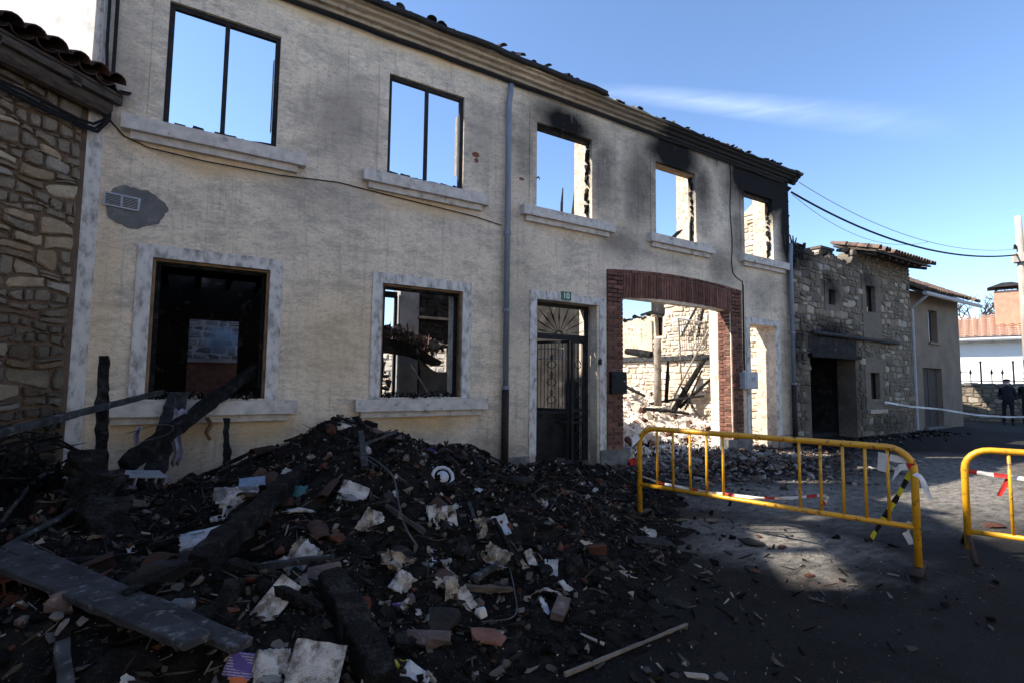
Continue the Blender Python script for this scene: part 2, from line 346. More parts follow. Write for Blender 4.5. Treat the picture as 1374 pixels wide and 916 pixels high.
M['stone_w'] = stone_mat('warm_limestone', soot=[(-1.6, .6, 2.4, 1.5, .9), (-1.6, 1.9, 1.6, .8, .45), (-1.3, 5.0, 2.2, .45, .6)], cols=[(.42, .305, .195), (.35, .265, .17), (.25, .195, .14), (.50, .40, .275), (.36, .31, .25), (.21, .145, .09), (.54, .47, .37), (.32, .22, .13)], bump=.9, bscale=30)  # soot at the foot, and a darker band below the eave
SSOOT = [(16.2, 2.9, 2.2, .9, 1.1), (14.4, 5.3, 1.4, .8, 1.1), (16.2, 5.55, 2.4, .35, .9), (14.3, 2.6, .7, 1.6, .8), (16.25, 4.55, .6, .55, .9), (18.6, 4.95, .7, .5, .8), (17.7, 1.2, .5, 1.6, .6), (14.6, 1.0, .6, 1.4, .5), (19.5, .3, 3, .5, .6)]
M['stone_g'] = stone_mat('grey_limestone', [(.36, .30, .225), (.25, .205, .155), (.46, .40, .315), (.19, .155, .12), (.30, .24, .175), (.15, .13, .105), (.40, .36, .30)], soot=SSOOT)
M['mortar_soot'] = stone_mat('sooty_lime_mortar', [(.20, .165, .125), (.20, .165, .125)], soot=SSOOT)
M['stone_l'] = stone_mat('pale_limestone', [(.72, .63, .51), (.62, .52, .40), (.78, .70, .59), (.50, .40, .30), (.66, .54, .42), (.62, .55, .47)])
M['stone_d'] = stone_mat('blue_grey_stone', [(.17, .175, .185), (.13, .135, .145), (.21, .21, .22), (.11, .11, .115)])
M['white'] = mat('whitewashed_wall', (.86, .85, .83), (.78, .77, .74), 2.2, bump=.3, bscale=14, third=(.52, .50, .47), tscale=3.2, tlim=(.56, .76))
M['whitefar'] = mat('white_house_wall', (.84, .83, .80), (.80, .79, .76), 2, bump=.1)
M['greyrender'] = mat('brown_grey_render', (.25, .195, .145), (.19, .152, .118), 1.6, bump=.3, bscale=20)
M['rustydoor'] = mat('faded_brown_door', (.085, .07, .06), (.055, .046, .04), 4, rough=.7, bump=.25, stretch=(3, 3, .6))
M['shutter'] = mat('pale_shutter', (.55, .58, .62), (.48, .51, .55), 4, rough=.6, bump=.1)
M['yellow'] = mat('yellow_barrier_paint', (.66, .33, .012), (.55, .26, .012), 6, rough=.42, bump=.12, spec=.5, third=(.10, .045, .018), tscale=16, tlim=(.56, .66))
M['rust'] = mat('rusty_foot', (.05, .030, .022), (.025, .018, .015), 9, rough=.8, bump=.4)
M['tape_w'] = mat('tape_white', (.72, .70, .68), (.60, .58, .56), 20, rough=.5, bump=.2)
M['tape_r'] = mat('tape_red', (.50, .035, .03), (.40, .03, .03), 20, rough=.5, bump=.2)
M['tape_y'] = mat('tape_yellow', (.68, .60, .03), (.6, .5, .03), 20, rough=.5, bump=.2)
M['tape_k'] = mat('tape_black', (.015, .015, .015), None, 20, rough=.5, bump=.2)
M['cable'] = mat('black_cable', (.010, .010, .011), None, 5, rough=.6, bump=0)
M['wiregrey'] = mat('sooty_wire', (.10, .10, .10), (.05, .05, .05), 9, rough=.7, bump=.1)
M['stick'] = mat('dry_stick', (.20, .17, .14), (.11, .095, .08), 12, bump=.4)
M['cable_pale'] = mat('pale_cable', (.30, .30, .29), None, 5, rough=.6, bump=0)
M['plasticbox'] = mat('black_mailbox', (.008, .008, .009), (.012, .012, .012), 5, rough=.5, bump=.05, spec=.12)
M['meter'] = mat('grey_meter_box', (.46, .47, .49), (.36, .37, .39), 6, rough=.5, bump=.1)
M['green'] = mat('green_plate', (.015, .12, .06), None, 5, rough=.3, bump=0, spec=.5)
M['whitepaint'] = mat('white_lettering', (.85, .85, .83), None, 5, rough=.5, bump=0)
M['cement'] = mat('fresh_cement_patch', (.155, .15, .145), (.115, .112, .11), 6, bump=.3, bscale=20, third=(.21, .205, .20), tscale=4)
M['vent'] = mat('vent_plate', (.40, .43, .47), (.31, .335, .37), 10, rough=.5, bump=.1)
M['heap'] = mat('ash_and_charcoal', (.009, .0083, .0078), (.026, .0235, .0212), 9, rough=.95, bump=1.0, bscale=34, bdist=.05, spec=.01, third=(.075, .068, .060), tscale=46, tlim=(.60, .72))
M['rubble_floor'] = mat('pale_rubble_dust', (.72, .64, .54), (.58, .49, .40), 5, bump=1.0, bscale=14, bdist=.05, third=(.34, .16, .10), tscale=9, tlim=(.66, .72))
M['attr'] = attr_mat('rubble_piece_mix')
M['paper'] = print_mat('printed_paper', paper=(.44, .43, .41), scorch=.8)
M['paper2'] = print_mat('printed_paper_photo', paper=(.42, .41, .40), scorch=.7, block=(.16, .17, .19))
M['paper3'] = print_mat('scorched_pages', paper=(.33, .275, .21), scorch=.9)
M['paper4'] = print_mat('catalogue_strip', paper=(.42, .44, .48), block=(.30, .36, .45), scorch=.35)
M['blueleaf'] = print_mat('blue_leaflet', paper=(.17, .24, .35), ink=(.3, .37, .45), scorch=.2)
M['purple'] = print_mat('purple_brochure', paper=(.075, .06, .22), ink=(.5, .45, .5), rows=90, block=(.45, .13, .05), scorch=.25)
M['sheet'] = mat('blank_scorched_paper', (.46, .445, .42), (.31, .29, .265), 8, rough=.8, bump=.2, third=(.05, .035, .025), tscale=11, tlim=(.52, .64))
M['cloth'] = mat('pale_lilac_rag', (.34, .33, .42), (.20, .195, .25), 12, rough=.95, bump=.6, bscale=40, third=(.05, .05, .055), tscale=14)
M['tarp'] = mat('dirty_tarpaulin', (.085, .082, .074), (.05, .048, .044), 4, rough=.8, bump=.4, bscale=20)
M['teal'] = mat('teal_plastic', (.03, .12, .14), (.02, .05, .06), 9, rough=.5)
M['bluerag'] = mat('blue_rag', (.06, .09, .30), (.03, .04, .13), 9, rough=.9)
M['yellowbit'] = mat('yellow_plastic', (.48, .38, .035), (.25, .2, .03), 9, rough=.6)
M['pinkstone'] = mat('pinkish_stone', (.13, .098, .088), (.07, .058, .055), 9, bump=.8, bscale=22, third=(.22, .19, .18), tscale=14, tlim=(.58, .7))
M['slab'] = mat('dark_slab', (.030, .027, .025), (.014, .0132, .013), 9, bump=.9, bscale=30, bdist=.02, third=(.08, .073, .066), tscale=16, tlim=(.58, .72))
M['redclay'] = mat('red_hollow_brick', (.11, .042, .026), (.045, .019, .014), 11, bump=.5, vary=.25)
M['spring'] = mat('rusted_bed_metal', (.24, .22, .20), (.12, .10, .09), 9, rough=.6, bump=.2)
M['jacket'] = mat('dark_jacket', (.010, .012, .018), (.02, .022, .03), 5, rough=.8, bump=.2)
M['jacket2'] = mat('dark_green_uniform', (.010, .018, .014), (.016, .026, .02), 5, rough=.8, bump=.2)
M['skin'] = mat('skin', (.45, .28, .20), None, 5, rough=.6, bump=0)
M['hat'] = mat('dark_cap', (.014, .014, .018), None, 5, rough=.9, bump=0)
M['mask'] = mat('pale_blue_mask', (.55, .68, .78), None, 5, rough=.8, bump=0)
M['hivis'] = mat('yellow_green_band', (.55, .75, .08), None, 5, rough=.6, bump=0)
M['polew'] = mat('bleached_pole', (.46, .41, .355), (.30, .255, .21), 4, bump=.3, stretch=(3, 3, .4))
M['bark'] = mat('bare_branches', (.085, .062, .047), (.055, .042, .034), 6, bump=.2)
M['hill'] = mat('dry_hillside', (.17, .14, .08), (.10, .095, .055), .2, bump=.3, bscale=1)
M['chimbrick'] = mat('orange_chimney_brick', (.50, .30, .20), (.40, .23, .155), 5, bump=.4, bscale=20)
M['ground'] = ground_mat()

# ------------------------------------------------------------------ terrain functions
def vn(x, y, s=0):
    x = np.asarray(x, float); y = np.asarray(y, float)
    xi = np.floor(x); yi = np.floor(y); fx = x-xi; fy = y-yi
    fx = fx*fx*(3-2*fx); fy = fy*fy*(3-2*fy)
    def h(a, b):
        q = np.sin(a*127.1+b*311.7+s*74.7)*43758.5453; return q-np.floor(q)
    return (h(xi, yi)*(1-fx)+h(xi+1, yi)*fx)*(1-fy)+(h(xi, yi+1)*(1-fx)+h(xi+1, yi+1)*fx)*fy
def gs(x, y, cx, cy, sx, sy, a): return a*np.exp(-((x-cx)/sx)**2-((y-cy)/sy)**2)
def H0(x, y):
    """smooth shape of the debris heap on the street, metres above the road"""
    x = np.asarray(x, float); y = np.asarray(y, float)
    sx = np.where(x < 1.45, .98, 1.62)
    h = 1.03*np.exp(-((x-1.45)/sx)**2-(np.where(y > -2.1, (y+2.1)/1.5, (y+2.1)/1.75))**2)
    h = h + gs(x, y, -1.0, -2.9, 1.5, 1.7, .50) + gs(x, y, 3.2, -2.2, 1.3, 1.5, .24) + gs(x, y, 4.5, -1.5, 1.4, 1.2, .20) + gs(x, y, .3, -4.3, 1.1, 1.0, .22)
    h = h + gs(x, y, -2.2, -1.4, 1.2, 1.3, .35) + gs(x, y, 5.6, -.9, 1.4, .9, .14) + gs(x, y, 2.2, -.7, 1.2, .7, .12) + gs(x, y, .1, -1.1, 1.3, .9, .36)
    return h
def H(x, y):
    b = H0(x, y)
    k = np.clip(b/.25, 0, 1)
    n = (vn(x*2.1, y*2.1, 1)-.5)*.22+(vn(x*5.3, y*5.3, 2)-.5)*.12+(vn(x*12, y*12, 3)-.5)*.06
    return b + n*k - .035
def HI(x, y):
    """rubble floor inside the gutted house, right half"""
    x = np.asarray(x, float); y = np.asarray(y, float)
    h = .05+.29*np.clip(y-.9, 0, 6)+gs(x, y, 8.6, 2.6, 1.3, 1.1, .25)-gs(x, y, 12.6, 1.6, 1.2, 1.0, .15)
    n = (vn(x*2.3, y*2.3, 5)-.5)*.3+(vn(x*6, y*6, 6)-.5)*.16
    return h + n*np.clip((y-.4)/1.0, 0, 1)
def pix(px, py):
    return (_f + _r*((px-687)/690) - _u*((py-458)/690))
def at(px, py, fn=None, zmin=-.01):
    """where a sight line from the photographer meets the debris surface"""
    fn = fn or H; d = pix(px, py); d = d/math.hypot(d.x, d.y); t = .8
    while t < 40:
        p = CAM + d*t
        if p.z <= max(float(fn(p.x, p.y)), 0.0): return p
        t += .02
    return CAM + d*12
def norm_at(p, fn=None):
    fn = fn or H; e = .12
    gx = float(fn(p.x+e, p.y)-fn(p.x-e, p.y))/(2*e); gy = float(fn(p.x, p.y+e)-fn(p.x, p.y-e))/(2*e)
    return Vector((-gx, -gy, 1)).normalized()
def grid_mesh(name, x0, x1, y0, y1, st, fn, mt, **k):
    xs = np.arange(x0, x1+st/2, st); ys = np.arange(y0, y1+st/2, st); X, Y = np.meshgrid(xs, ys)
    Z = fn(X, Y); nx, ny = len(xs), len(ys)
    V = np.stack([X, Y, Z], -1).reshape(-1, 3)
    i = np.arange(nx*ny).reshape(ny, nx)
    F = np.stack([i[:-1, :-1], i[:-1, 1:], i[1:, 1:], i[1:, :-1]], -1).reshape(-1, 4)
    me = bpy.data.meshes.new(name); me.from_pydata(V.tolist(), [], F.tolist()); me.update(); me.materials.append(mt)
    me.polygons.foreach_set('use_smooth', [True]*len(me.polygons))
    return tag(link(name, me), **k)

# ------------------------------------------------------------------ setting
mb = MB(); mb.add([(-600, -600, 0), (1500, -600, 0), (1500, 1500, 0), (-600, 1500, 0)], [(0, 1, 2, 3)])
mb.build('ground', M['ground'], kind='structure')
def hillf(x, y): return -1+26*np.exp(-((x-330)/150)**2-((y-75)/120)**2)*(.7+.6*vn(x/40, y/40, 9))
grid_mesh('hill', 130, 520, -60, 240, 7, hillf, M['hill'], kind='structure')

# ------------------------------------------------------------------ masonry packing
def pack(u0, u1, v0, v1, hmin, hmax, asp, rg, skip=None, joint=.014, wav=.03):
    """irregular coursed rubble: list of polygons in wall coordinates"""
    polys = []; v = v0; k = 0
    rows = [v0]
    while v < v1-hmin*.5: v += rg.uniform(hmin, hmax); rows.append(min(v, v1+hmax))
    def line(k, u): return rows[k] + (wav*math.sin(u*3.1+k*2.3)+wav*.7*math.sin(u*7.7+k*5.1) if 0 < k < len(rows)-1 else 0)
    for k in range(len(rows)-1):
        u = u0-rg.uniform(0, hmax); hh = rows[k+1]-rows[k]
        while u < u1:
            wd = hh*rg.uniform(asp*.6, asp*1.6); a, b = max(u, u0), min(u+wd, u1); u += wd
            if b-a < hmin*.35: continue
            ta, tb = rg.uniform(-.25, .25)*hh*.4, rg.uniform(-.25, .25)*hh*.4
            cells = [(0, 1)]
            if rg.random() < .28 and hh > (hmin+hmax)*.45: c = rg.uniform(.35, .65); cells = [(0, c), (c, 1)]
            for s0, s1 in cells:
                def P(x, s): return (x, line(k, x)*(1-s)+line(k+1, x)*s)
                q = []
                for (x, s, t) in ((a, s0, ta), (a*.7+b*.3, s0, 0), (a*.3+b*.7, s0, 0), (b, s0, tb), (b, (s0+s1)/2, tb), (b, s1, tb), (a*.3+b*.7, s1, 0), (a*.7+b*.3, s1, 0), (a, s1, ta), (a, (s0+s1)/2, ta)):
                    pu, pv = P(x, s); q.append([pu+rg.uniform(-.012, .012), pv+rg.uniform(-.012, .012)])
                cu = sum(z[0] for z in q)/10; cv = sum(z[1] for z in q)/10
                W_, H_ = (b-a), hh*(s1-s0)
                fu = max(.3, 1-2*joint*rg.uniform(.8, 2.2)/W_); fv = max(.3, 1-2*joint*rg.uniform(.8, 2.2)/H_)
                for i, z in enumerate(q):
                    cc = rg.uniform(.82, 1.02) if i in (0, 3, 5, 8) else rg.uniform(.94, 1.03)
                    z[0] = cu+(z[0]-cu)*fu*cc; z[1] = cv+(z[1]-cv)*fv*cc
                if skip and (skip(cu, cv) or skip(cu-W_*.3, cv) or skip(cu+W_*.3, cv)): continue
                polys.append((cu, cv, W_*H_, q))
    return polys
def stone_geo(q, cu, cv, depth, rg, fn):
    """one stone: rough rounded block standing out of the joint; local coords about its centre"""
    n = len(q); d = depth*rg.uniform(.5, 1.3); tl, tv = rg.uniform(-.12, .12), rg.uniform(-.12, .12)
    c0 = fn(cu, cv, 0); vs = []
    for s, w_ in ((1.0, -.05), (.97, d*.55), (.80, d)):
        for u, v in q:
            du, dv = (u-cu)*s, (v-cv)*s
            jj = rg.uniform(-.004, .004) if s < 1 else 0
            vs.append(fn(cu+du+jj, cv+dv+jj, w_+(tl*du+tv*dv if s < 1 else 0)+jj)-c0)
    vs.append(fn(cu, cv, d*rg.uniform(.95, 1.2))-c0)
    fs = []
    for r_ in range(2):
        for i in range(n): fs.append((r_*n+i, r_*n+(i+1) % n, (r_+1)*n+(i+1) % n, (r_+1)*n+i))
    for i in range(n): fs.append((2*n+i, 2*n+(i+1) % n, 3*n))
    return vs, fs, c0
def lay_stones(polys, fn, mt, parent, rg, depth=.03, limit=300, name='stone', near=None):
    """largest-looking stones become parts of their own, the rest one joined part"""
    def score(p):
        c = fn(p[0], p[1], 0); return p[2]/max(.5, (c-CAM).length_squared)
    polys = sorted(polys, key=score, reverse=True); rest = MB()
    for i, (cu, cv, ar, q) in enumerate(polys):
        vs, fs, c0 = stone_geo(q, cu, cv, depth, rg, fn)
        if i < limit:
            me = bpy.data.meshes.new(name); me.from_pydata([tuple(v) for v in vs], [], fs); me.update(); me.materials.append(mt)
            link(name, me, parent, loc=c0)
        else: rest.add([v+c0 for v in vs], fs)
    if rest.f: rest.build('small_stones', mt, parent, kind='stuff')

def wall_cells(mb, xs0, xs1, zs0, zs1, holes, y0, y1, axis='x', top=None):
    """solid wall with rectangular openings; reveals are real faces"""
    xs = sorted({xs0, xs1, *[h[0] for h in holes], *[h[1] for h in holes]}); zs = sorted({zs0, zs1, *[h[2] for h in holes], *[h[3] for h in holes]})
    xs = [x for x in xs if xs0 <= x <= xs1]; zs = [z for z in zs if zs0 <= z <= zs1]
    def solid(i, k):
        if i < 0 or k < 0 or i >= len(xs)-1 or k >= len(zs)-1: return False
        cx, cz = (xs[i]+xs[i+1])/2, (zs[k]+zs[k+1])/2
        return not any(h[0] < cx < h[1] and h[2] < cz < h[3] for h in holes)
    def V(x, y, z): return (x, y, z) if axis == 'x' else (y, x, z)
    for i in range(len(xs)-1):
        for k in range(len(zs)-1):
            if not solid(i, k): continue
            a, b, c, d = xs[i], xs[i+1], zs[k], zs[k+1]
            mb.add([V(a, y0, c), V(b, y0, c), V(b, y0, d), V(a, y0, d)], [(0, 1, 2, 3)])
            mb.add([V(a, y1, c), V(b, y1, c), V(b, y1, d), V(a, y1, d)], [(3, 2, 1, 0)])
            if not solid(i-1, k): mb.add([V(a, y0, c), V(a, y1, c), V(a, y1, d), V(a, y0, d)], [(0, 1, 2, 3)])
            if not solid(i+1, k): mb.add([V(b, y0, c), V(b, y1, c), V(b, y1, d), V(b, y0, d)], [(3, 2, 1, 0)])
            if not solid(i, k-1): mb.add([V(a, y0, c), V(b, y0, c), V(b, y1, c), V(a, y1, c)], [(3, 2, 1, 0)])
            if not solid(i, k+1): mb.add([V(a, y0, d), V(b, y0, d), V(b, y1, d), V(a, y1, d)], [(0, 1, 2, 3)])

# ------------------------------------------------------------------ the burnt house
house = empty('burnt_house', (6.2, 0, 0), label='long two storey beige house gutted by fire with empty windows', cat='house')
hinv = Matrix.Translation((-6.2, 0, 0))
def hp(mb_, name, mt, parent=house, smooth=False, **k):
    """part of the house, given in world coordinates"""
    o = mb_.build(name, mt, parent, smooth, **k)
    p = parent
    o.matrix_parent_inverse = p.matrix_world.inverted() if p is not house else hinv
    return o
bpy.context.view_layer.update()
UW = [(-.48, .84), (2.42, 3.74), (5.25, 6.59), (8.40, 9.72), (11.55, 12.78)]; UZ = (4.82, 6.47)
LW = [(-.49, .84), (2.41, 3.78)]; LZ = (1.36, 3.11)
DOOR = (5.28, 6.73, -.2, 3.13); ARCH = (7.40, 10.94, -.2, 3.36); RDOOR = (11.68, 12.80, -.2, 3.10)
TH = .55; XL, XR = -1.21, 13.56
holes = [(a, b, *UZ) for a, b in UW] + [(a, b, *LZ) for a, b in LW] + [DOOR, ARCH, RDOOR]
fw = MB(); wall_cells(fw, XL, XR, -.2, 7.28, holes, 0, .20)
hp(fw, 'front_wall', M['plaster'])
# the masonry core behind the render, a little wider openings
core_holes = [(UW[0][0]-.1, UW[0][1]+.35, UZ[0], 7.26), (UW[1][0]-.1, UW[1][1]+.22, UZ[0], 7.26), (UW[2][0]-.1, UW[2][1], UZ[0], 7.26), (UW[3][0]-.1, UW[3][1], UZ[0], 7.26), (UW[4][0]-.1, UW[4][1], UZ[0], 7.26),
    *[(a, b, *LZ) for a, b in LW], DOOR, (7.30, 11.67, -.2, 3.95), RDOOR]
fw = MB(); wall_cells(fw, XL+.01, XR-.01, -.2, 7.26, core_holes, .2015, TH)
hp(fw, 'wall_core', M['masonry'])
# corner strip, plinth
s = MB(); s.bx(-1.2, -1.05, -.022, .03, 0, 7.1); hp(s, 'corner_strip', M['trim'])
for a, b in ((XL, 5.13), (6.97-.17, 7.62), (10.72, 11.66), (12.82, XR)):
    s = MB(); s.bx(a, b, -.035, .2, -.2, .315); hp(s, 'plinth', M['plinth'])
# window bands and sills
def surround(a, b, z0, z1, w_, name, mt, dp=.016):
    s = MB()
    s.bx(a-w_, a+.002, -dp, .03, z0, z1+w_); s.bx(b-.002, b+w_, -dp, .03, z0, z1+w_); s.bx(a+.002, b-.002, -dp, .03, z1-.002, z1+w_)
    return hp(s, name, mt)
for a, b in UW: surround(a, b, UZ[0]-.02, UZ[1], .155, 'window_surround', M['plaster'], .014)
for a, b in LW: surround(a, b, LZ[0]-.02, LZ[1], .155, 'window_surround', M['trim'], .02)
surround(DOOR[0], DOOR[1]+.06, .3, 3.13, .15, 'door_surround', M['trim'], .02)
surround(RDOOR[0], RDOOR[1], .3, 3.10, .16, 'door_surround', M['trim'], .02)
def sill(a, b, zt, rg):
    s = MB(); n = 9
    for i in range(n):       # slab in slightly chipped lengths
        x0, x1 = a+(b-a)*i/n, a+(b-a)*(i+1)/n
        s.box(((x0+x1)/2, -.07+.02, zt-.085+rg.uniform(-.002, .002)), (x1-x0+.001, .19+rg.uniform(-.006, .006), .175))
    o = hp(s, 'sill', M['sill'])
    t = MB(); t.bx(a+.09, b-.1, -.075, .02, zt-.265, zt-.1725)
    hp(t, 'sill_moulding', M['sill'], o)
    return o
rg = random.Random(3)
for a, b in ((-.88, 1.22), (2.04, 4.18), (4.9, 7.09), (8.13, 10.23), (11.33, 13.3)): sill(a, b, 4.795, rg)
for a, b in ((-.88, 1.24), (2.03, 4.22)): sill(a, b, 1.335, rg)
# cornice: profile swept along the front, returned at the right end
prof = [(.02, 7.08), (-.05, 7.09), (-.05, 7.14), (-.11, 7.155), (-.12, 7.205), (-.19, 7.225), (-.20, 7.265), (-.255, 7.275), (-.255, 7.32), (.04, 7.335)]
s = MB(); n = len(prof); NS = 60; rg = random.Random(5)
xs = [XL+(13.86-XL)*i/NS for i in range(NS+1)]
for x in xs:
    for i, (y, z) in enumerate(prof):
        c = rg.uniform(-.007, .007) if 0 < i < n-1 else 0
        chip = (.035*rg.random() if (i in (7, 8) and x > 7 and rg.random() < .45) else 0)
        s.v.append((x, y+c*.6+chip, z+c-chip*.4))
for k in range(NS):
    for i in range(n): s.f.append((k*n+i, k*n+(i+1) % n, (k+1)*n+(i+1) % n, (k+1)*n+i)); s.mi.append(0)
s.f.append(tuple(range(n))); s.f.append(tuple(NS*n+i for i in range(n))[::-1]); s.mi += [0, 0]
corn = hp(s, 'cornice', M['cornice'])
# two dark tubes run along the angle under the cornice
s = MB(); pts = [(XL+.2+i*.42, -.03-.006*math.sin(i*1.3), 7.05+.006*math.sin(i*2.1)) for i in range(35)]
s.tube(pts, .028, 6); s.tube([(x, y-.012, z-.045+.01*math.sin(x*2.2)) for x, y, z in pts], .013, 5); hp(s, 'eave_line', M['cable'])
# wall head: burnt crumbs of bedding mortar on top of the wall, and what is left of the tiles and gutter
def tile_mesh(name, L=.42, r0=.085, r1=.068, seg=7, th=.012, mt=None):
    t = MB(); vs = []
    for (y, r) in ((0, r0), (L, r1)):
        for rr in (r, r-th):
            for i in range(seg+1):
                a = math.pi*i/seg; vs.append((math.cos(a)*rr, y, math.sin(a)*rr*.85))
    q = seg+1
    fs = []
    for i in range(seg):
        fs += [(i, i+1, 2*q+i+1, 2*q+i), (q+i+1, q+i, 3*q+i, 3*q+i+1), (i+1, i, q+i, q+i+1), (2*q+i, 2*q+i+1, 3*q+i+1, 3*q+i)]
    fs += [(0, 2*q, 3*q, q), (q-1, 2*q-1, 4*q-1, 3*q-1)]
    t.add(vs, fs); return t.mesh(name, mt or M['tile'], False)
TILE = tile_mesh('tile', mt=M['tile']); TILEC = tile_mesh('tile', mt=M['char']); TILEL = tile_mesh('tile', mt=M['tile_lit'])
def hull_mesh(name, rg, d, mt, n=12):
    bm = bmesh.new()
    for i in range(n):
        v = Vector((rg.gauss(0, 1), rg.gauss(0, 1), rg.gauss(0, 1))).normalized()
        v = Vector([math.copysign(abs(c)**.6, c) for c in v])
        bm.verts.new((v.x*d[0]/2, v.y*d[1]/2, v.z*d[2]/2))
    r_ = bmesh.ops.convex_hull(bm, input=bm.verts)
    for v in [v for v in bm.verts if not v.link_faces]: bm.verts.remove(v)
    bmesh.ops.recalc_face_normals(bm, faces=bm.faces)
    me = bpy.data.meshes.new(name); bm.to_mesh(me); bm.free()
    if mt: me.materials.append(mt)
    return me
rg = random.Random(11)
s = MB(); gut = [(XL+i*.33, -.30-.02*math.sin(i*.9), 7.335+.012*math.sin(i*1.7)-.02*(i > 18)*(i-18)*.06) for i in range(25)]
s.tube(gut, .052, 8); hp(s, 'gutter', M['metal_dark'])
CRUMB = [hull_mesh('crumb', rg, (.22, .2, .12), M['char'], 11) for i in range(5)]
CRUMBL = [hull_mesh('crumb', rg, (.18, .16, .09), M['masonry'], 11) for i in range(3)]
hrest = MB()
x = XL+.1
while x < 7.0:
    if rg.random() < (.9 if x < 2.5 else .55 if x < 5 else .35):
        o = link('tile', TILEC if rg.random() < .75 else TILE, house, (x, -.27+rg.uniform(-.03, .05), 7.385+rg.uniform(-.03, .05)), (R(rg.uniform(2, 34)), R(rg.uniform(-45, 45)), R(rg.uniform(-35, 35))))
        o.matrix_parent_inverse = hinv
    x += rg.uniform(.15, .24)
for x, z, t, sc in ((3.25, 7.42, .5, .8), (3.42, 7.40, -.4, .7), (4.15, 7.42, 1.1, .6), (5.65, 7.37, .3, .8), (5.9, 7.40, .8, .9), (6.5, 7.36, .2, .8), (2.3, 7.4, .3, .8)):
    o = link('tile', TILE if x in (3.42, 4.15) else TILEC, house, (x, -.22, z), (R(28), t, R(30)), (sc,)*3); o.matrix_parent_inverse = hinv
x = XL+.2
while x < 13.8:
    d = (.5+.5*rg.random())*(1.5 if x < 6.5 and rg.random() < .4 else 1); dark = rg.random() < .8
    o = link('crumb', rg.choice(CRUMB if dark else CRUMBL), house, (x, rg.uniform(-.22, .0), 7.335+.02*rg.random()), (rg.uniform(-.3, .3), rg.uniform(-.3, .3), rg.uniform(0, 6)), (d, d, d*rg.uniform(.5, 1.0)))
    o.matrix_parent_inverse = hinv; x += rg.uniform(.05, .11)
for x, y, z, d in ((13.75, -.2, 7.3, 1.2), (13.6, -.05, 7.18, 1.3), (13.62, .05, 6.9, 1.2), (13.6, .1, 6.55, 1.0), (13.6, .12, 6.2, 1.1), (13.58, .1, 5.9, .9), (13.6, .1, 5.65, .8)):
    o = link('crumb', rg.choice(CRUMB), house, (x, y, z), (rg.random(), rg.random(), rg.random()), (d*.6, d*.9, d*1.6)); o.matrix_parent_inverse = hinv
# downpipes
def downpipe(x, zt, zb, zlow, y=-.09):
    e = MB(); r_ = .052
    pts = [(x+.05, y+.02, zt+.02), (x+.035, y, zt-.1), (x+.0, y, zt-.35), (x, y, zb)]
    e.tube(pts, r_, 12); o = hp(e, 'downpipe', M['pipe'], smooth=True)
    for z in (zb+.02, (zt+zb)/2, zb+1.35):
        c = MB(); c.tube([(x, y, z-.03), (x, y, z+.03)], r_+.014, 12); c.bx(x-.012, x+.012, y, -.004, z-.012, z+.012); hp(c, 'pipe_collar', M['pipe'], o)
    l = MB(); l.tube([(x, y, zb+.0), (x, y, zlow)], r_+.012, 12); hp(l, 'downpipe_foot', M['pipe_low'], smooth=True)
downpipe(4.585, 6.93, 1.5, .02)
downpipe(13.42, 5.35, 1.62, .02)
# upper window frames: burnt two-light aluminium frames without glass
def uframe(a, b, z0, z1, w_=.06, y0=.035, y1=.10, mt='metal_dark'):
    s = MB(); s.bx(a+.003, a+w_, y0, y1, z0+.003, z1-.003); s.bx(b-w_, b-.003, y0, y1, z0+.003, z1-.003); s.bx(a+w_, b-w_, y0, y1, z1-w_, z1-.003); s.bx(a+w_, b-w_, y0, y1, z0+.003, z0+w_*.7)
    o = hp(s, 'window_frame', M[mt]); c = (a+b)/2
    d = MB(); d.bx(c-.028, c+.028, y0+.01, y1-.01, z0+w_*.7+.001, z1-w_-.001); hp(d, 'mullion', M[mt], o)
    rr = random.Random(int(a*10))
    g = MB(); u = a+w_      # jagged remains of panes and ash along the bottom rail
    while u < b-w_-.05:
        w2 = rr.uniform(.05, .16); hh = rr.uniform(.01, .055); g.box((u+w2/2, (y0+y1)/2, z0+w_*.7+hh/2-.012), (w2, .05, hh), j=.02, rg=rr); u += w2*.9
    hp(g, 'pane_remains', M['charwall'], o)
    return o
uframe(UW[0][0], UW[0][1], *UZ); uframe(UW[1][0], UW[1][1], *UZ)
for a, b in UW[:2]:       # thin pale strip set in the right jamb
    s = MB(); s.bx(b-.07, b-.062, .11, .2, UZ[0]+.3, UZ[1]-.3); hp(s, 'jamb_strip', M['bleach'])
for a, b in LW:
    s = MB(); w_ = .035; s.bx(a+.003, a+w_, .03, .1, LZ[0]+.003, LZ[1]-.003); s.bx(b-w_, b-.003, .03, .1, LZ[0]+.003, LZ[1]-.003); s.bx(a+w_, b-w_, .03, .1, LZ[1]-w_, LZ[1]-.003)
    hp(s, 'window_frame', M['oldframe'])
    s = MB(); w2 = .05; s.bx(a+w_, a+w_+w2, .11, .17, LZ[0], LZ[1]-.04); s.bx(b-w_-w2, b-w_, .11, .17, LZ[0], LZ[1]-.04); s.bx(a+w_+w2, b-w_-w2, .11, .17, LZ[1]-.075, LZ[1]-.04)
    hp(s, 'burnt_sash', M['char'])
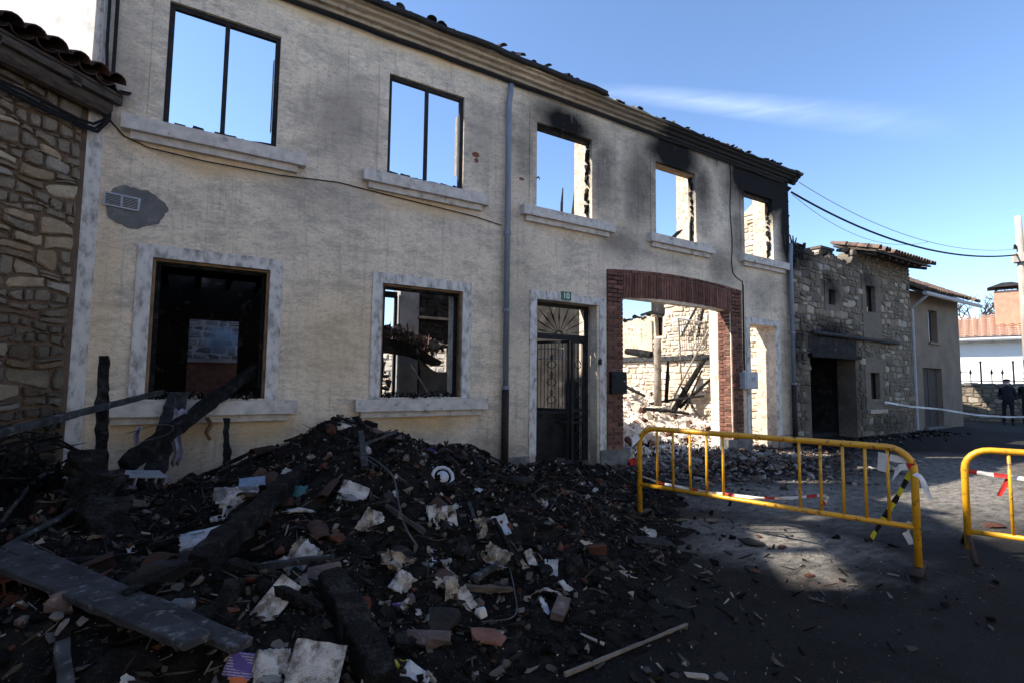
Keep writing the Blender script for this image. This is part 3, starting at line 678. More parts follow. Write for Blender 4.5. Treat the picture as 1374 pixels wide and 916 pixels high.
# burnt-out upper windows 3-5: charred lintel, ragged jambs, splinters
rg = random.Random(21)
for i, (a, b) in enumerate(UW[2:]):
    s = MB(); s.box(((a+b)/2, .12, UZ[1]-.035), (b-a-.006, .13, .065), j=.03, rg=rg); hp(s, 'lintel', M['char'] if i != 1 else M['oldframe'])
    for side, xx in ((-1, a), (1, b)):
        z = UZ[0]
        while z < UZ[1]-.1:
            hh = rg.uniform(.07, .2); w_ = rg.uniform(.012, .06) if side < 0 else rg.uniform(.02, .10)
            o = link('jamb_fragment', rg.choice(CRUMB), house, (xx-side*w_*.25, .09+rg.uniform(0, .05), z+hh/2), (0, 0, rg.uniform(-.2, .2)), (w_/.22*1.4, .5, hh/.12*1.15)); o.matrix_parent_inverse = hinv
            z += hh*.8
    u = a
    while u < b-.1:
        w_ = rg.uniform(.08, .2); d = rg.uniform(.3, .9)
        o = link('sill_rubble', rg.choice(CRUMB), house, (u+w_/2, rg.uniform(.08, .3), UZ[0]+.01), (0, 0, rg.uniform(0, 6)), (w_/.22, .9, d)); o.matrix_parent_inverse = hinv; u += w_*.8
def splinter(pts, r, mt='char', **k):
    s = MB(); s.tube(pts, r, 6); return hp(s, 'splinter', M[mt])
splinter([(5.29, .1, 4.85), (5.27, .08, 5.2), (5.30, .08, 5.42), (5.36, .08, 5.46), (5.38, .07, 5.41)], [.03, .025, .02, .016, .008])
splinter([(5.95, .15, 4.83), (5.96, .15, 5.1), (5.985, .15, 5.4)], [.03, .026, .01], 'greywood')
splinter([(9.05, .15, 4.84), (9.3, .15, 5.05), (9.45, .16, 5.14)], [.045, .04, .015])
splinter([(9.69, .12, 4.84), (9.67, .1, 5.3), (9.70, .1, 5.5)], [.04, .03, .01]); splinter([(8.42, .1, 4.84), (8.41, .09, 5.2), (8.41, .1, 5.45)], [.03, .02, .01])
# hairline crack with a cable in it at the right end, thin wires along the front
def cable(name, pts, r, mt, parent=None, **k):
    s = MB(); s.tube(pts, r, 5)
    if parent is house: return hp(s, name, mt)
    return s.build(name, mt, parent, **k)
cable('wall_cable', [(11.02+.03*math.sin(i*1.1), -.012, 7.0-i*.27) for i in range(10)] + [(11.05, -.012, 4.3), (11.18, -.012, 4.2), (11.42, -.012, 4.13), (11.46, -.012, 3.9)], .011, M['cable'], house)
cable('wall_cable', [(11.44, -.014, 4.05), (11.43, -.014, 2.9), (11.40, -.03, 1.95)], .02, M['cable'], house)
cable('wall_cable', [(-1.0, -.014, 4.72), (-.86, -.014, 4.56), (-.6, -.03, 4.47), (0, -.03, 4.44), (.9, -.03, 4.455), (1.7, -.014, 4.53), (2.4, -.02, 4.49), (3.2, -.025, 4.455), (4.0, -.02, 4.42), (4.5, -.02, 4.36)], .0085, M['cable'], house)
# grey cement patch with vent plate
s = MB(); pts = []
for i in range(64):
    a = 2*math.pi*i/64; rr = 1+.05*math.sin(3*a+1)+.04*math.sin(7*a)+.022*math.sin(17*a)+rg.uniform(-.02, .02)
    pts.append((-.70+.31*rr*math.cos(a), 3.70+.255*rr*math.sin(a)))
s.prism(pts, -.008, .02, lambda u, v, w_: (u, w_, v)); hp(s, 'cement_patch', M['cement'])
s = MB(); s.box((-.83, -.018, 3.745), (.36, .02, .165), Matrix.Rotation(R(4), 3, 'Y')); vent = hp(s, 'vent_plate', M['vent'])
for k in range(2):
    for i in range(7):
        s = MB(); s.box((-.915+k*.17, -.031, 3.745+.057-i*.019-(k-.5)*.012), (.145, .008, .008), Matrix.Rotation(R(4), 3, 'Y')); hp(s, 'vent_slat', M['slab'], vent)
# house number
def text_mesh(txt, size, mt):
    c = bpy.data.curves.new('t', 'FONT'); c.body = txt; c.size = size; c.extrude = .002; c.align_x = 'CENTER'; c.align_y = 'CENTER'
    o = bpy.data.objects.new('t', c); COL.objects.link(o); dg = bpy.context.evaluated_depsgraph_get()
    me = bpy.data.meshes.new_from_object(o.evaluated_get(dg)); bpy.data.objects.remove(o); me.materials.clear(); me.materials.append(mt); return me
plate = empty('house_number_plate', (5.94, -.024, 3.235), label='small green plate with number 10 above the iron gate', cat='sign')
s = MB(); s.box((0, 0, 0), (.235, .012, .165)); s.build('plate', M['green'], plate)
link('numerals', text_mesh('10', .155, M['whitepaint']), plate, (0, -.0085, 0), (R(90), 0, 0))
# mailbox and meter box
mbx = empty('mailbox', (7.21, -.06, 1.40), label='black mailbox on the brick pier beside the gate', cat='mailbox')
s = MB(); s.prism([(-.06, 0), (.055, 0), (.055, .44), (-.045, .44), (-.06, .36)], -.2, .2, lambda u, v, w_: (w_, u, v)); s.build('box', M['plasticbox'], mbx)
s = MB(); s.box((0, -.07, .345), (.30, .02, .028)); s.build('letter_flap', M['iron'], mbx)
s = MB(); s.tube([(.12, -.062, .25), (.12, -.075, .25)], .016, 10); s.build('lock', M['meter'], mbx)
mt_ = empty('meter_box', (11.47, -.09, 1.50), label='grey electricity meter box between the arch and the right doorway', cat='meter box')
s = MB(); s.box((0, 0, .2), (.52, .15, .40)); s.build('box', M['meter'], mt_)
s = MB(); s.box((.02, -.08, .2), (.44, .012, .33)); s.build('lid', M['meter'], mt_)
for k in (-1, 1):
    s = MB(); s.box((.08+k*.045, -.09, .24), (.06, .01, .10)); s.build('reading_window', M['vent'], mt_)
s = MB(); s.bx(6.775, 6.80, -.03, -.021, 2.0, 2.1); s.bx(6.745, 6.815, -.045, -.02, 1.97, 2.07); s.build('doorbell', M['plasticbox'], label='tiny black doorbell on the frame right of the gate', cat='doorbell')

# brick portal: mortar bed with every brick a piece of its own
portal = MB()
zs_ = lambda x: 3.335+.085*(1-((x-9.17)/1.77)**2)      # soffit
zt_ = lambda x: 3.885+.115*(1-((x-9.17)/2.2)**2)       # back of the arch
for a, b in ((6.98, 7.395), (10.945, 11.34)): portal.bx(a, b, -.012, .05, .28, 3.80)
NB = 24
for i in range(NB):
    x0, x1 = 6.98+4.36*i/NB, 6.98+4.36*(i+1)/NB
    lo = lambda x: zs_(min(max(x, 7.4), 10.94))+.012 if 7.38 < x < 10.96 else 3.2
    v = []
    for y in (-.012, .3):
        v += [(x0, y, lo((x0+x1)/2)), (x1, y, lo((x0+x1)/2)), (x1, y, zt_(x1)-.012), (x0, y, zt_(x0)-.012)]
    portal.add(v, [(0, 1, 2, 3), (7, 6, 5, 4), (0, 4, 5, 1), (2, 6, 7, 3), (0, 3, 7, 4), (1, 5, 6, 2)])
portal.bx(10.95, 11.0, .05, .36, .0, 3.40); portal.bx(7.33, 7.392, .05, .36, .0, 3.40)
portal_o = hp(portal, 'brick_portal', M['brickmortar'])
bpy.context.view_layer.update()
def unit_box(name, mt, ch=.06):
    """unit box with chamfered edges towards -Y"""
    t = MB(); c = .5-ch
    vs = [(x*.5, .5, z*.5) for x, z in ((-1, -1), (1, -1), (1, 1), (-1, 1))] + [(x*.5, -.5+ch, z*.5) for x, z in ((-1, -1), (1, -1), (1, 1), (-1, 1))] + [(x*c, -.5, z*c) for x, z in ((-1, -1), (1, -1), (1, 1), (-1, 1))]
    fs = [(0, 1, 2, 3), (8, 9, 10, 11)[::-1]]
    for k in (0, 4):
        for i in range(4): fs.append((k+i, k+(i+1) % 4, k+4+(i+1) % 4, k+4+i))
    t.add(vs, fs); return t.mesh(name, mt)
BRK = unit_box('brick', M['brick'])
pinv = portal_o.matrix_world.inverted()
rg = random.Random(31)
def brick(x, y, z, sx, sy, sz, ry=0):
    o = link('brick', BRK, portal_o, (x, y+rg.uniform(-.004, .004), z), (rg.uniform(-.01, .01), ry+rg.uniform(-.012, .012), rg.uniform(-.012, .012)), (sx*rg.uniform(.97, 1), sy, sz*rg.uniform(.94, 1)))
    o.matrix_parent_inverse = pinv
pc = .089
for a, b in ((6.975, 7.40), (10.94, 11.345)):
    k = 0; z = .30
    while z < 3.80-.3*(0):
        top = 3.86
        w1 = (b-a)*(.655 if k % 2 else .345)
        # the soldier course starts above the opening only; piers run up beside it
        brick(a+w1/2-.004, -.005, z+pc/2, w1-.016, .06, pc-.014); brick(a+w1+(b-a-w1)/2+.002, -.005, z+pc/2, b-a-w1-.016, .06, pc-.014)
        z += pc; k += 1
        if z > 3.78: break
n = 44
for i in range(n):       # soldiers over the opening
    x = 7.40+3.54*(i+.5)/n; z0, z1 = zs_(x), zt_(x)-.075
    brick(x, -.006, (z0+z1)/2, 3.54/n-.013, .062, z1-z0-.006, ry=-(x-9.17)*.03)
n = 20
for i in range(n):       # row of headers laid flat along the back of the arch
    x = 6.975+4.37*(i+.5)/n; brick(x, -.008, zt_(x)-.034, 4.37/n-.014, .066, .062, ry=(x-9.17)*.05)
z = .06; k = 0
while z < 3.30:          # bricks lining the right reveal, facing the opening
    for (y0, y1) in (((.03, .23), (.24, .355)) if k % 2 else ((.03, .13), (.14, .355))):
        o = link('brick', BRK, portal_o, (10.95+rg.uniform(-.004, .004), (y0+y1)/2, z+pc/2), (0, 0, R(-90)), (y1-y0, .05, pc-.014)); o.matrix_parent_inverse = pinv
    z += pc; k += 1
# a pale plastered pier standing just inside the portal
s = MB(); s.box((11.50, .72, 1.85), (.32, .38, 3.7), j=.05, rg=rg); hp(s, 'inner_pier', M['inner_plaster'])

# wrought-iron gate
gate = empty('gate', (0, 0, 0)); gate.parent = house; gate.matrix_parent_inverse = hinv
Yg = .30
s = MB(); s.bx(5.285, 5.345, Yg-.03, Yg+.03, 0, 3.12); s.bx(6.665, 6.725, Yg-.03, Yg+.03, 0, 3.12); s.bx(5.345, 6.665, Yg-.03, Yg+.03, 3.06, 3.12); s.bx(5.345, 6.665, Yg-.035, Yg+.035, 2.44, 2.54)
hp(s, 'gate_frame', M['iron'], gate)
for i in range(9):       # fan of blades in the transom
    a = R(8+164*i/8); c0 = Vector((6.02, Yg, 2.545)); d = Vector((math.cos(a), 0, math.sin(a)*.82)); L = min(.66/max(.01, abs(d.x)), .52/max(.01, d.z), .72)
    s = MB(); s.tube([c0+d*.07, c0+d*L*.45, c0+d*L*.62, c0+d*L*.82, c0+d*L], [.012, .012, .030, .014, .010], 6, flat=.4); hp(s, 'fan_blade', M['iron'], gate)
s = MB(); s.tube([(6.02+.075*math.cos(R(i*15)), Yg, 2.545+.06*math.sin(R(i*15))) for i in range(13)], .016, 6); hp(s, 'fan_hub', M['iron'], gate)
def leaf(x0, x1, M4, name, handle=False):
    lf = empty(name); lf.parent = gate
    def w(mb_): mb_.v = [tuple(M4 @ Vector(v)) for v in mb_.v]; return mb_
    def part(mb_, nm, mt='iron'): o = w(mb_).build(nm, M[mt], lf); return o
    L = x1-x0
    s = MB(); s.bx(0, .05, -.02, .02, 0, 2.42); s.bx(L-.05, L, -.02, .02, 0, 2.42); s.bx(.05, L-.05, -.02, .02, 2.37, 2.42); s.bx(.05, L-.05, -.02, .02, .0, .08); s.bx(.05, L-.05, -.018, .018, 1.02, 1.08); s.bx(.05, L-.05, -.018, .018, .80, .84)
    part(s, 'stile')
    n = max(3, int(L/.075))
    for i in range(1, n):
        x = L*i/n; s = MB(); s.tube([(x, 0, 1.08), (x, 0, 2.37)], .008, 5); part(s, 'bar')
    for zz in (.12, .46, 1.15, 1.5, 1.85):       # scrolls
        for sx in (-1, 1):
            pts = [(L/2+sx*(.02+.10*min(1, L/.5)*math.sin(R(i*24))*(1-i/20)), -.004, zz+.02+i*.021) for i in range(15)]
            s = MB(); s.tube(pts, .009, 5); part(s, 'scroll')
    for i in range(8):
        s = MB(); s.tube([(.05+(L-.1)*(i+.5)/8+.022*math.cos(R(q*45)), -.003, .93+.04*math.sin(R(q*45))) for q in range(9)], .006, 4); part(s, 'ring')
    if handle:
        s = MB(); s.bx(.08, L-.06, -.035, -.022, 2.05, 2.08); s.bx(.08, L-.06, -.035, -.022, 2.25, 2.28); s.bx(.08, .105, -.035, -.022, 2.08, 2.25); s.bx(L-.085, L-.06, -.035, -.022, 2.08, 2.25)
        for i in range(7): s.bx(.12+i*.07, .135+i*.07, -.035, -.022, 2.08, 2.25)
        part(s, 'letter_panel', 'meter')
leaf(6.32, 6.66, Matrix.Translation((6.32, Yg, .02)), 'fixed_leaf')
leaf(0, .78, Matrix.Translation((6.31, Yg+.03, .02)) @ Matrix.Rotation(R(120), 4, 'Z'), 'open_leaf', True)

# ------------------------------------------------------------------ interior of the ruin
def ruin_wall(name, mt, prof_, a, b, fn, **k):
    s = MB(); s.prism(prof_, a, b, fn); return hp(s, name, mt, **k)
# right party wall, ragged top, seen through the portal, doorway and last window
top = [(.56, 6.75), (.9, 6.78), (1.25, 6.55), (1.6, 6.1), (2.2, 5.75), (2.9, 5.35), (3.5, 5.1), (4.05, 4.85), (4.15, 4.3), (4.22, 3.85), (4.30, 3.8), (4.32, 3.18), (4.62, 3.18), (4.66, 3.84), (5.2, 3.95), (5.7, 3.86), (6.3, 3.8), (7.2, 3.6), (8.2, 3.4), (9.0, 3.5)]
bot = [(9.0, -.2), (.56, -.2)]
ruin_wall('party_wall', M['masonry'], top+bot, 13.40, 13.56, lambda u, v, w_: (w_, u, v))
def top_at(y):
    for (a, c), (b, d) in zip(top, top[1:]):
        if a <= y <= b: return c+(d-c)*(y-a)/max(1e-6, b-a)
    return 0
party = empty('party_wall_facing'); party.parent = house; party.matrix_parent_inverse = hinv
rg = random.Random(41)
polys = pack(.58, 8.5, .0, 6.8, .10, .24, 1.7, rg, skip=lambda u, v: v > top_at(u)-.06 or (4.28 < u < 4.66 and v > 3.15) or v < .25*(u-2.5) or (2.30 < v < 2.52 and 1.9 < u < 8), joint=.012, wav=.02)
lay_stones(polys, lambda u, v, w_: Vector((13.40-w_, u, v)), M['stone_l'], party, rg, .035, 300)
s = MB(); s.box((13.33, 5.0, 2.41), (.14, 6.2, .15), j=.02, rg=rg); hp(s, 'wall_plate', M['greywood'])
s = MB(); s.prism([(4.72, 2.52), (8.0, 2.52), (8.0, 3.45), (6.3, 3.72), (5.7, 3.8), (5.2, 3.85), (4.74, 3.72)], 13.33, 13.40, lambda u, v, w_: (w_, u, v)); hp(s, 'plaster_remains', M['tanplaster'])
for i in range(9):        # loose slates and laths on the low part of the wall
    o = link('crumb', rg.choice(CRUMB+CRUMBL), house, (13.42, 4.7+i*.22, 3.88+.05*math.sin(i*2)), (rg.random()*.4, rg.random()*.4, rg.random()*3), (1.3, 1.3, .8)); o.matrix_parent_inverse = hinv
s = MB(); s.tube([(13.4, 4.3, 3.9), (13.35, 4.75, 4.02), (13.4, 5.3, 3.98)], [.05, .06, .04], 6); hp(s, 'burnt_lintel', M['char'])
# cross wall in line with the pier between gate and portal
rg = random.Random(43)
pts = [(.56, 6.9), (.75, 6.4), (1.0, 5.2), (1.3, 4.3), (1.8, 3.7), (2.5, 3.35), (3.4, 3.2), (4.4, 3.0), (5.2, 2.4), (6.2, 1.7)]
ruin_wall('cross_wall', M['inner_plaster'], pts+[(6.2, -.2), (.56, -.2)], 7.0, 7.15, lambda u, v, w_: (w_, u, v))
ruin_wall('cross_wall', M['charwall'], [(u, v-.02) for u, v in pts]+[(6.2, -.2), (.56, -.2)], 6.85, 6.998, lambda u, v, w_: (w_, u, v))
# left party wall and the smoky back rooms behind the ground-floor windows
ruin_wall('party_wall', M['charwall'], [(.56, 6.9), (4, 6.2), (8.5, 5.4), (8.5, -.2), (.56, -.2)], -1.2, -.85, lambda u, v, w_: (w_, u, v))
s = MB(); s.bx(-.849, -.80, .56, 3.9, .9, 3.4); hp(s, 'room_plaster', M['smokewall'])
s = MB(); wall_cells(s, -.85, 2.35, -.2, 3.62, [(-.1, .76, -.2, 2.77)], 4.0, 4.25); hp(s, 'room_wall', M['smokewall'])
ruin_wall('room_wall', M['charwall'], [(.56, 3.5), (4.25, 3.5), (4.25, -.2), (.56, -.2)], 1.95, 2.15, lambda u, v, w_: (w_, u, v))
s = MB(); s.bx(-.85, 2.15, .56, 3.55, 3.50, 3.66); hp(s, 'burnt_ceiling', M['charwall'])
for i in range(6):
    s = MB(); s.box((-.5+i*.5, 3.3, 3.44), (.09, 1.9, .13), j=.03, rg=rg); hp(s, 'joist', M['char'])
s = MB(); s.bx(-.84, 2.9, .56, 8.0, .0, .95); hp(s, 'raised_floor', M['soil'])
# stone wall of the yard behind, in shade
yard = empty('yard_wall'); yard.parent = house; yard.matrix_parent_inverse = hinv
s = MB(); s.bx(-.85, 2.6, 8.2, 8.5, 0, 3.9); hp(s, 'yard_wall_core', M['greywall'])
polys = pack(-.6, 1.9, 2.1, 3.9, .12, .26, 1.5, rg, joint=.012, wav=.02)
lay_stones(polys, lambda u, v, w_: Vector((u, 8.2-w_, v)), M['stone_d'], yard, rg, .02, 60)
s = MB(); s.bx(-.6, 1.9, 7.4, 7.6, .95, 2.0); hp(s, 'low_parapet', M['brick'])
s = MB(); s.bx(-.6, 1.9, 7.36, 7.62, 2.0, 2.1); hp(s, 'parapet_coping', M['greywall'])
# behind the second window: grey chimney breast, blackened wall over an opening
s = MB(); s.bx(4.11, 4.58, 4.0, 4.5, 0, 4.6); hp(s, 'chimney_breast', M['greywall'])
s = MB(); wall_cells(s, 4.59, 6.5, 0, 4.35, [(4.77, 5.46, 1.2, 2.44)], 4.02, 4.3); hp(s, 'room_wall', M['charwall'])
polys = pack(4.6, 6.4, 2.5, 4.3, .12, .24, 1.5, rg, joint=.012)
rw = empty('room_wall_facing'); rw.parent = house; rw.matrix_parent_inverse = hinv
lay_stones(polys, lambda u, v, w_: Vector((u, 4.02-w_, v)), M['charwall'], rw, rg, .03, 60)
s = MB(); s.box((5.2, 3.96, 3.12), (1.3, .1, .06), j=.01, rg=rg); hp(s, 'floor_beam', M['bleach'])
s = MB(); s.box((4.03, 4.1, 2.0), (.06, .08, 3.2)); s.box((3.6, 4.1, 3.62), (.9, .09, .14)); hp(s, 'door_post', M['char'])
s = MB(); s.bx(5.48, 5.60, .7, .8, 0.9, 3.3); hp(s, 'burnt_post', M['char'])
# pale wall far behind, standing in the sun
dirw = Vector((.6, -.8, 0)); nrm = Vector((-.8, -.6, 0)); bwo = Vector((4.6, 14.5, 0))
back = empty('garden_wall', bwo, label='pale sunlit stone wall far behind the ruin, seen through the second lower window', cat='wall')
s = MB(); s.prism([(0, -.1), (9, -.1), (9, 3.4), (6, 3.3), (3, 3.7), (1.2, 3.9), (0, 3.6)], 0, .3, lambda u, v, w_: tuple(dirw*u - nrm*w_ + Vector((0, 0, v)))); s.build('wall_core', M['masonry'], back)
polys = pack(.1, 8.9, .6, 3.5, .16, .32, 1.6, rg, skip=lambda u, v: v > 3.4 or u > 7.5)
lay_stones(polys, lambda u, v, w_: dirw*u + nrm*w_ + Vector((0, 0, v)), M['stone_l'], back, rg, .03, 200)

# ------------------------------------------------------------------ chunk scatter
def chunk_lib(rg, n, kinds):
    lib = []
    for i in range(n):
        d = kinds[i % len(kinds)]
        me = hull_mesh('tmp', rg, d, None, rg.choice((9, 11, 13)))
        v = np.array([v.co for v in me.vertices]); f = [list(p.vertices) for p in me.polygons]; bpy.data.meshes.remove(me); lib.append((v, f))
    return lib
def scatter(name, lib, items, mt, **k):
    """items: (pos, euler, scale(3), colour, lib index) joined into one mesh with a colour attribute"""
    V, F, C = [], [], []; off = 0
    for p, e, sc, c, li in items:
        v, f = lib[li]; Rm = np.array(Euler(e).to_matrix())
        w_ = (v*np.array(sc)) @ Rm.T + np.array(p)
        V.append(w_); F += [[i+off for i in q] for q in f]; C.append(np.tile(np.array([*c, 1.0]), (len(v), 1))); off += len(v)
    me = bpy.data.meshes.new(name); me.from_pydata(np.concatenate(V).tolist(), [], F); me.update(); me.materials.append(mt)
    a = me.color_attributes.new('col', 'FLOAT_COLOR', 'POINT'); a.data.foreach_set('color', np.concatenate(C).ravel())
    return tag(link(name, me), **k)
KINDS = [(1, .9, .6), (1.2, .6, .4), (1, .8, .35), (1.6, .5, .35), (.9, .8, .8), (2.4, .35, .22), (1.3, 1.0, .18), (3.2, .22, .18)]
rg = random.Random(51)
LIB = chunk_lib(rg, 24, KINDS)
BLACK, ASH, GREYC, REDC, PALE = (.0075, .0072, .007), (.028, .025, .0222), (.085, .076, .067), (.095, .042, .029), (.28, .25, .215)
def pick_dark(rg):
    r_ = rg.random()
    c = BLACK if r_ < .42 else ASH if r_ < .74 else GREYC if r_ < .90 else REDC if r_ < .955 else PALE
    v = rg.uniform(.6, 1.35); return tuple(x*v for x in c)
def pick_pale(rg):
    r_ = rg.random(); c = (.70, .62, .53) if r_ < .45 else (.78, .74, .68) if r_ < .75 else (.46, .26, .17) if r_ < .84 else (.33, .28, .23) if r_ < .95 else (.03, .03, .03)
    v = rg.uniform(.75, 1.15); return tuple(min(.8, x*v) for x in c)

# ------------------------------------------------------------------ rubble inside the portal
grid_mesh('rubble_slope', 7.16, 13.38, .62, 8.4, .09, HI, M['rubble_floor'], kind='stuff', label='slope of pale sunlit rubble and dust inside the brick portal', cat='rubble')
rg = random.Random(53); items = []
for i in range(2600):
    x, y = rg.uniform(7.2, 13.3), .5+5.8*rg.random()**1.3
    s_ = rg.uniform(.04, .13) if rg.random() < .85 else rg.uniform(.12, .22)
    items.append(((x, y, float(HI(x, y))+s_*.12), (rg.random()*6, rg.random()*6, rg.random()*6), (s_,)*3, pick_pale(rg), rg.randrange(24)))
for i in range(500):
    x, y = rg.uniform(7.2, 13.3), rg.uniform(.05, 1.2); s_ = rg.uniform(.03, .12)
    items.append(((x, y, max(0, float(HI(x, y)))+s_*.15), (rg.random()*6, rg.random()*6, rg.random()*6), (s_,)*3, pick_pale(rg) if rg.random() < .5 else pick_dark(rg), rg.randrange(24)))
scatter('rubble_pieces', LIB, items, M['attr'], kind='stuff', label='loose pale masonry fragments covering the rubble slope inside the portal', cat='rubble')
CHP = [hull_mesh('stone', rg, (.30, .24, .2), M['stone_l'], 14) for i in range(6)]
for i in range(46):
    x, y = rg.uniform(8.0, 12.4), rg.uniform(1.1, 4.6); d = rg.uniform(.5, 1.15)
    o = link('masonry_block', rg.choice(CHP), None, (x, y, float(HI(x, y))+.05*d), (rg.random()*6, rg.random()*6, rg.random()*6), (d, d*rg.uniform(.7, 1.2), d))
    tag(o, 'pale block of fallen masonry lying on the rubble inside the portal', 'stone', 'fallen masonry blocks inside the portal')
HOLB = unit_box('fallen_brick', M['redclay'])
for i in range(26):
    x, y = rg.uniform(8.2, 12.6), rg.uniform(.9, 3.6)
    o = link('fallen_brick', HOLB, None, (x, y, float(HI(x, y))+.05), (rg.uniform(-.6, .6), rg.uniform(-.6, .6), rg.random()*6), (.24, .12, .09))
    tag(o, 'reddish fallen brick among the pale rubble inside the portal', 'brick', 'fallen bricks inside the portal')
# timbers and metal inside
s = MB(); s.tube([(12.2, 3.45, .9), (12.22, 3.47, 1.8), (12.2, 3.45, 2.6), (12.2, 3.44, 2.98)], [.12, .115, .12, .10], 9); s.build('standing_post', M['bleach'], smooth=True, label='upright weathered wooden post standing in front of the sunlit stone wall', cat='post')
s = MB(); s.tube([(12.5, 3.4, 1.0), (12.52, 3.35, 1.8), (12.5, 3.3, 2.3)], [.06, .06, .03], 7); s.build('standing_post', M['char'], label='short black charred stake close behind the upright wooden post', cat='post')
s = MB(); s.tube([(11.95, 4.55, 2.62), (12.0, 4.1, 2.56), (12.08, 3.6, 2.48)], [.10, .12, .11], 9); s.build('charred_log', M['char'], label='charred log sticking out level from the upright wooden post', cat='log')
s = MB(); s.tube([(11.6, 4.9, 1.75), (11.7, 4.4, 1.5), (11.9, 3.7, 1.2)], [.07, .06, .04], 7); s.build('charred_log', M['char'], label='black burnt stick lying on the rubble left of the wooden post', cat='log')
for (p, q, r_, mt, lab) in (((12.9, 3.45, .75), (13.0, 2.35, 2.35), .09, 'char', 'thick charred beam leaning against the sunlit wall below the bedspring'),
                          ((12.75, 3.6, .7), (12.9, 2.1, 3.2), .03, 'bleach', 'long thin pale batten leaning across the sunlit wall under the bedspring'),
                          ((13.0, 3.3, .85), (13.15, 2.25, 1.75), .05, 'char', 'short burnt rafter crossing below the thick leaning beam'),
                          ((12.9, 2.6, .7), (13.1, 3.3, 1.5), .04, 'greywood', 'grey burnt lath crossing the leaning beams in the portal corner'),
                          ((13.2, 3.35, 3.1), (13.25, 2.6, 4.25), .04, 'greywood', 'grey rafter leaning on the high stone wall above the bedspring'),
                          ((13.2, 2.75, 3.0), (13.25, 2.45, 4.3), .045, 'char', 'blackened rafter leaning steeply behind the bedspring'),
                          ((12.3, 3.9, .95), (12.9, 2.3, 1.25), .04, 'char', 'burnt lath lying almost flat at the foot of the leaning beams'),
                          ((12.95, 3.05, .8), (12.75, 2.25, 2.0), .03, 'char', 'thin black stick crossing in front of the thick leaning beam'),
                          ((11.3, 3.2, .85), (12.1, 2.2, .75), .05, 'char', 'charred joist half buried in the sunlit rubble slope')):
    s = MB(); a, b = Vector(p), Vector(q); s.tube([a, a.lerp(b, .5)+Vector((0, 0, .02)), b], [r_*1.05, r_, r_*.8], 7); s.build('leaning_beam', M[mt], label=lab, cat='beam')
bed = empty('bedspring', (12.9, 2.75, 2.62), label='rusty metal bedspring frame hanging on end against the sunlit stone wall', cat='bed frame')
s = MB()
c4 = [Vector((0, .42, 0)), Vector((-.02, .45, 1.0)), Vector((.12, -.42, .80)), Vector((.12, -.45, .05))]
for i in range(4): s.tube([c4[i], c4[(i+1) % 4]], .026, 6)
s.build('frame', M['spring'], bed)
for i in range(1, 11):
    t_ = i/11; a, b = c4[0].lerp(c4[3], t_), c4[1].lerp(c4[2], t_); s = MB()
    s.tube([a.lerp(b, q/14)+Vector((.025*(-1)**q, .012*(-1)**q, 0)) for q in range(15)], .011, 4); s.build('spring_row', M['spring'], bed)
s = MB(); s.tube([(0, .42, -.02), (.02, .4, -.95)], .02, 6); s.build('leg', M['spring'], bed)
# grey sloping slab and rubble just inside the second window, tarpaulin below it
rg = random.Random(57)
s = MB(); s.prism([(3.3, 2.56), (3.75, 2.51), (4.2, 2.42), (4.9, 2.08), (4.86, 2.0), (4.3, 2.20), (3.3, 2.32)], 2.6, 3.6, lambda u, v, w_: (u-(4-w_)*.22, w_, v-.05)); s.build('collapsed_floor', M['charwall'], label='collapsed grey floor slab buried in rubble behind the second lower window', cat='slab')
items = []
for i in range(900):
    u = rg.uniform(3.2, 4.9); y = rg.uniform(2.4, 3.7); z = 2.60-.30*max(0, u-3.9)+rg.uniform(-.05, .08) if rg.random() < .72 else rg.uniform(.9, 2.3)
    if z < 2.2: u = rg.uniform(3.1, 3.9-.3*(z-1))
    s_ = rg.uniform(.06, .18); v_ = rg.uniform(.5, 1.3)
    items.append(((u-(4-y)*.22, y, z), (rg.random()*6, rg.random()*6, rg.random()*6), (s_,)*3, tuple(c*v_ for c in ((.20, .17, .15) if rg.random() < .8 else (.26, .12, .09))), rg.randrange(24)))
scatter('indoor_rubble', LIB, items, M['attr'], kind='stuff', label='pile of broken masonry seen through the second lower window', cat='rubble')
def cloth_grid(name, fn, nu, nv, mt, parent=None, **k):
    s = MB(); s.add([fn(i/nu, j/nv) for j in range(nv+1) for i in range(nu+1)], [(j*(nu+1)+i, j*(nu+1)+i+1, (j+1)*(nu+1)+i+1, (j+1)*(nu+1)+i) for j in range(nv) for i in range(nu)])
    me = s.mesh(name, mt, True); o = link(name, me, parent); tag(o, **k)
    sm = o.modifiers.new('thick', 'SOLIDIFY'); sm.thickness = .006; return o
cloth_grid('tarpaulin', lambda u, v: (4.05+u*1.25+.06*math.sin(v*5), 2.7-.3*v+.05*math.sin(u*9+v*3), (2.12-.42*u+.22*u*u-.18*math.sin(u*3.1))*(1-v)+(1.15)*v+.03*math.sin(u*14)), 22, 12, M['tarp'], label='dark dirty tarpaulin hanging behind the second lower window', cat='tarpaulin')
s = MB(); s.bx(2.2, 6.8, .58, 6.5, .0, 1.0); s.build('indoor_floor', M['soil'], kind='structure')
for (p, q, r_, lab) in (((3.75, 2.3, 1.95), (4.15, 2.0, 1.2), .02, 'thin metal bar slanting behind the second lower window'), ((4.2, 1.2, 1.3), (4.5, .7, 1.25), .025, 'pale stick lying on the ash inside the second lower window')):
    s = MB(); s.tube([p, q], r_, 6); s.build('metal_bar', M['bleach'], label=lab, cat='bar')
o = link('plaster_lump', hull_mesh('plaster_lump', rg, (.36, .3, .22), M['greywall'], 14), None, (3.72, 1.9, 1.22), (.3, .5, .4)); tag(o, 'grey lump of plaster lying inside the second lower window', 'plaster')
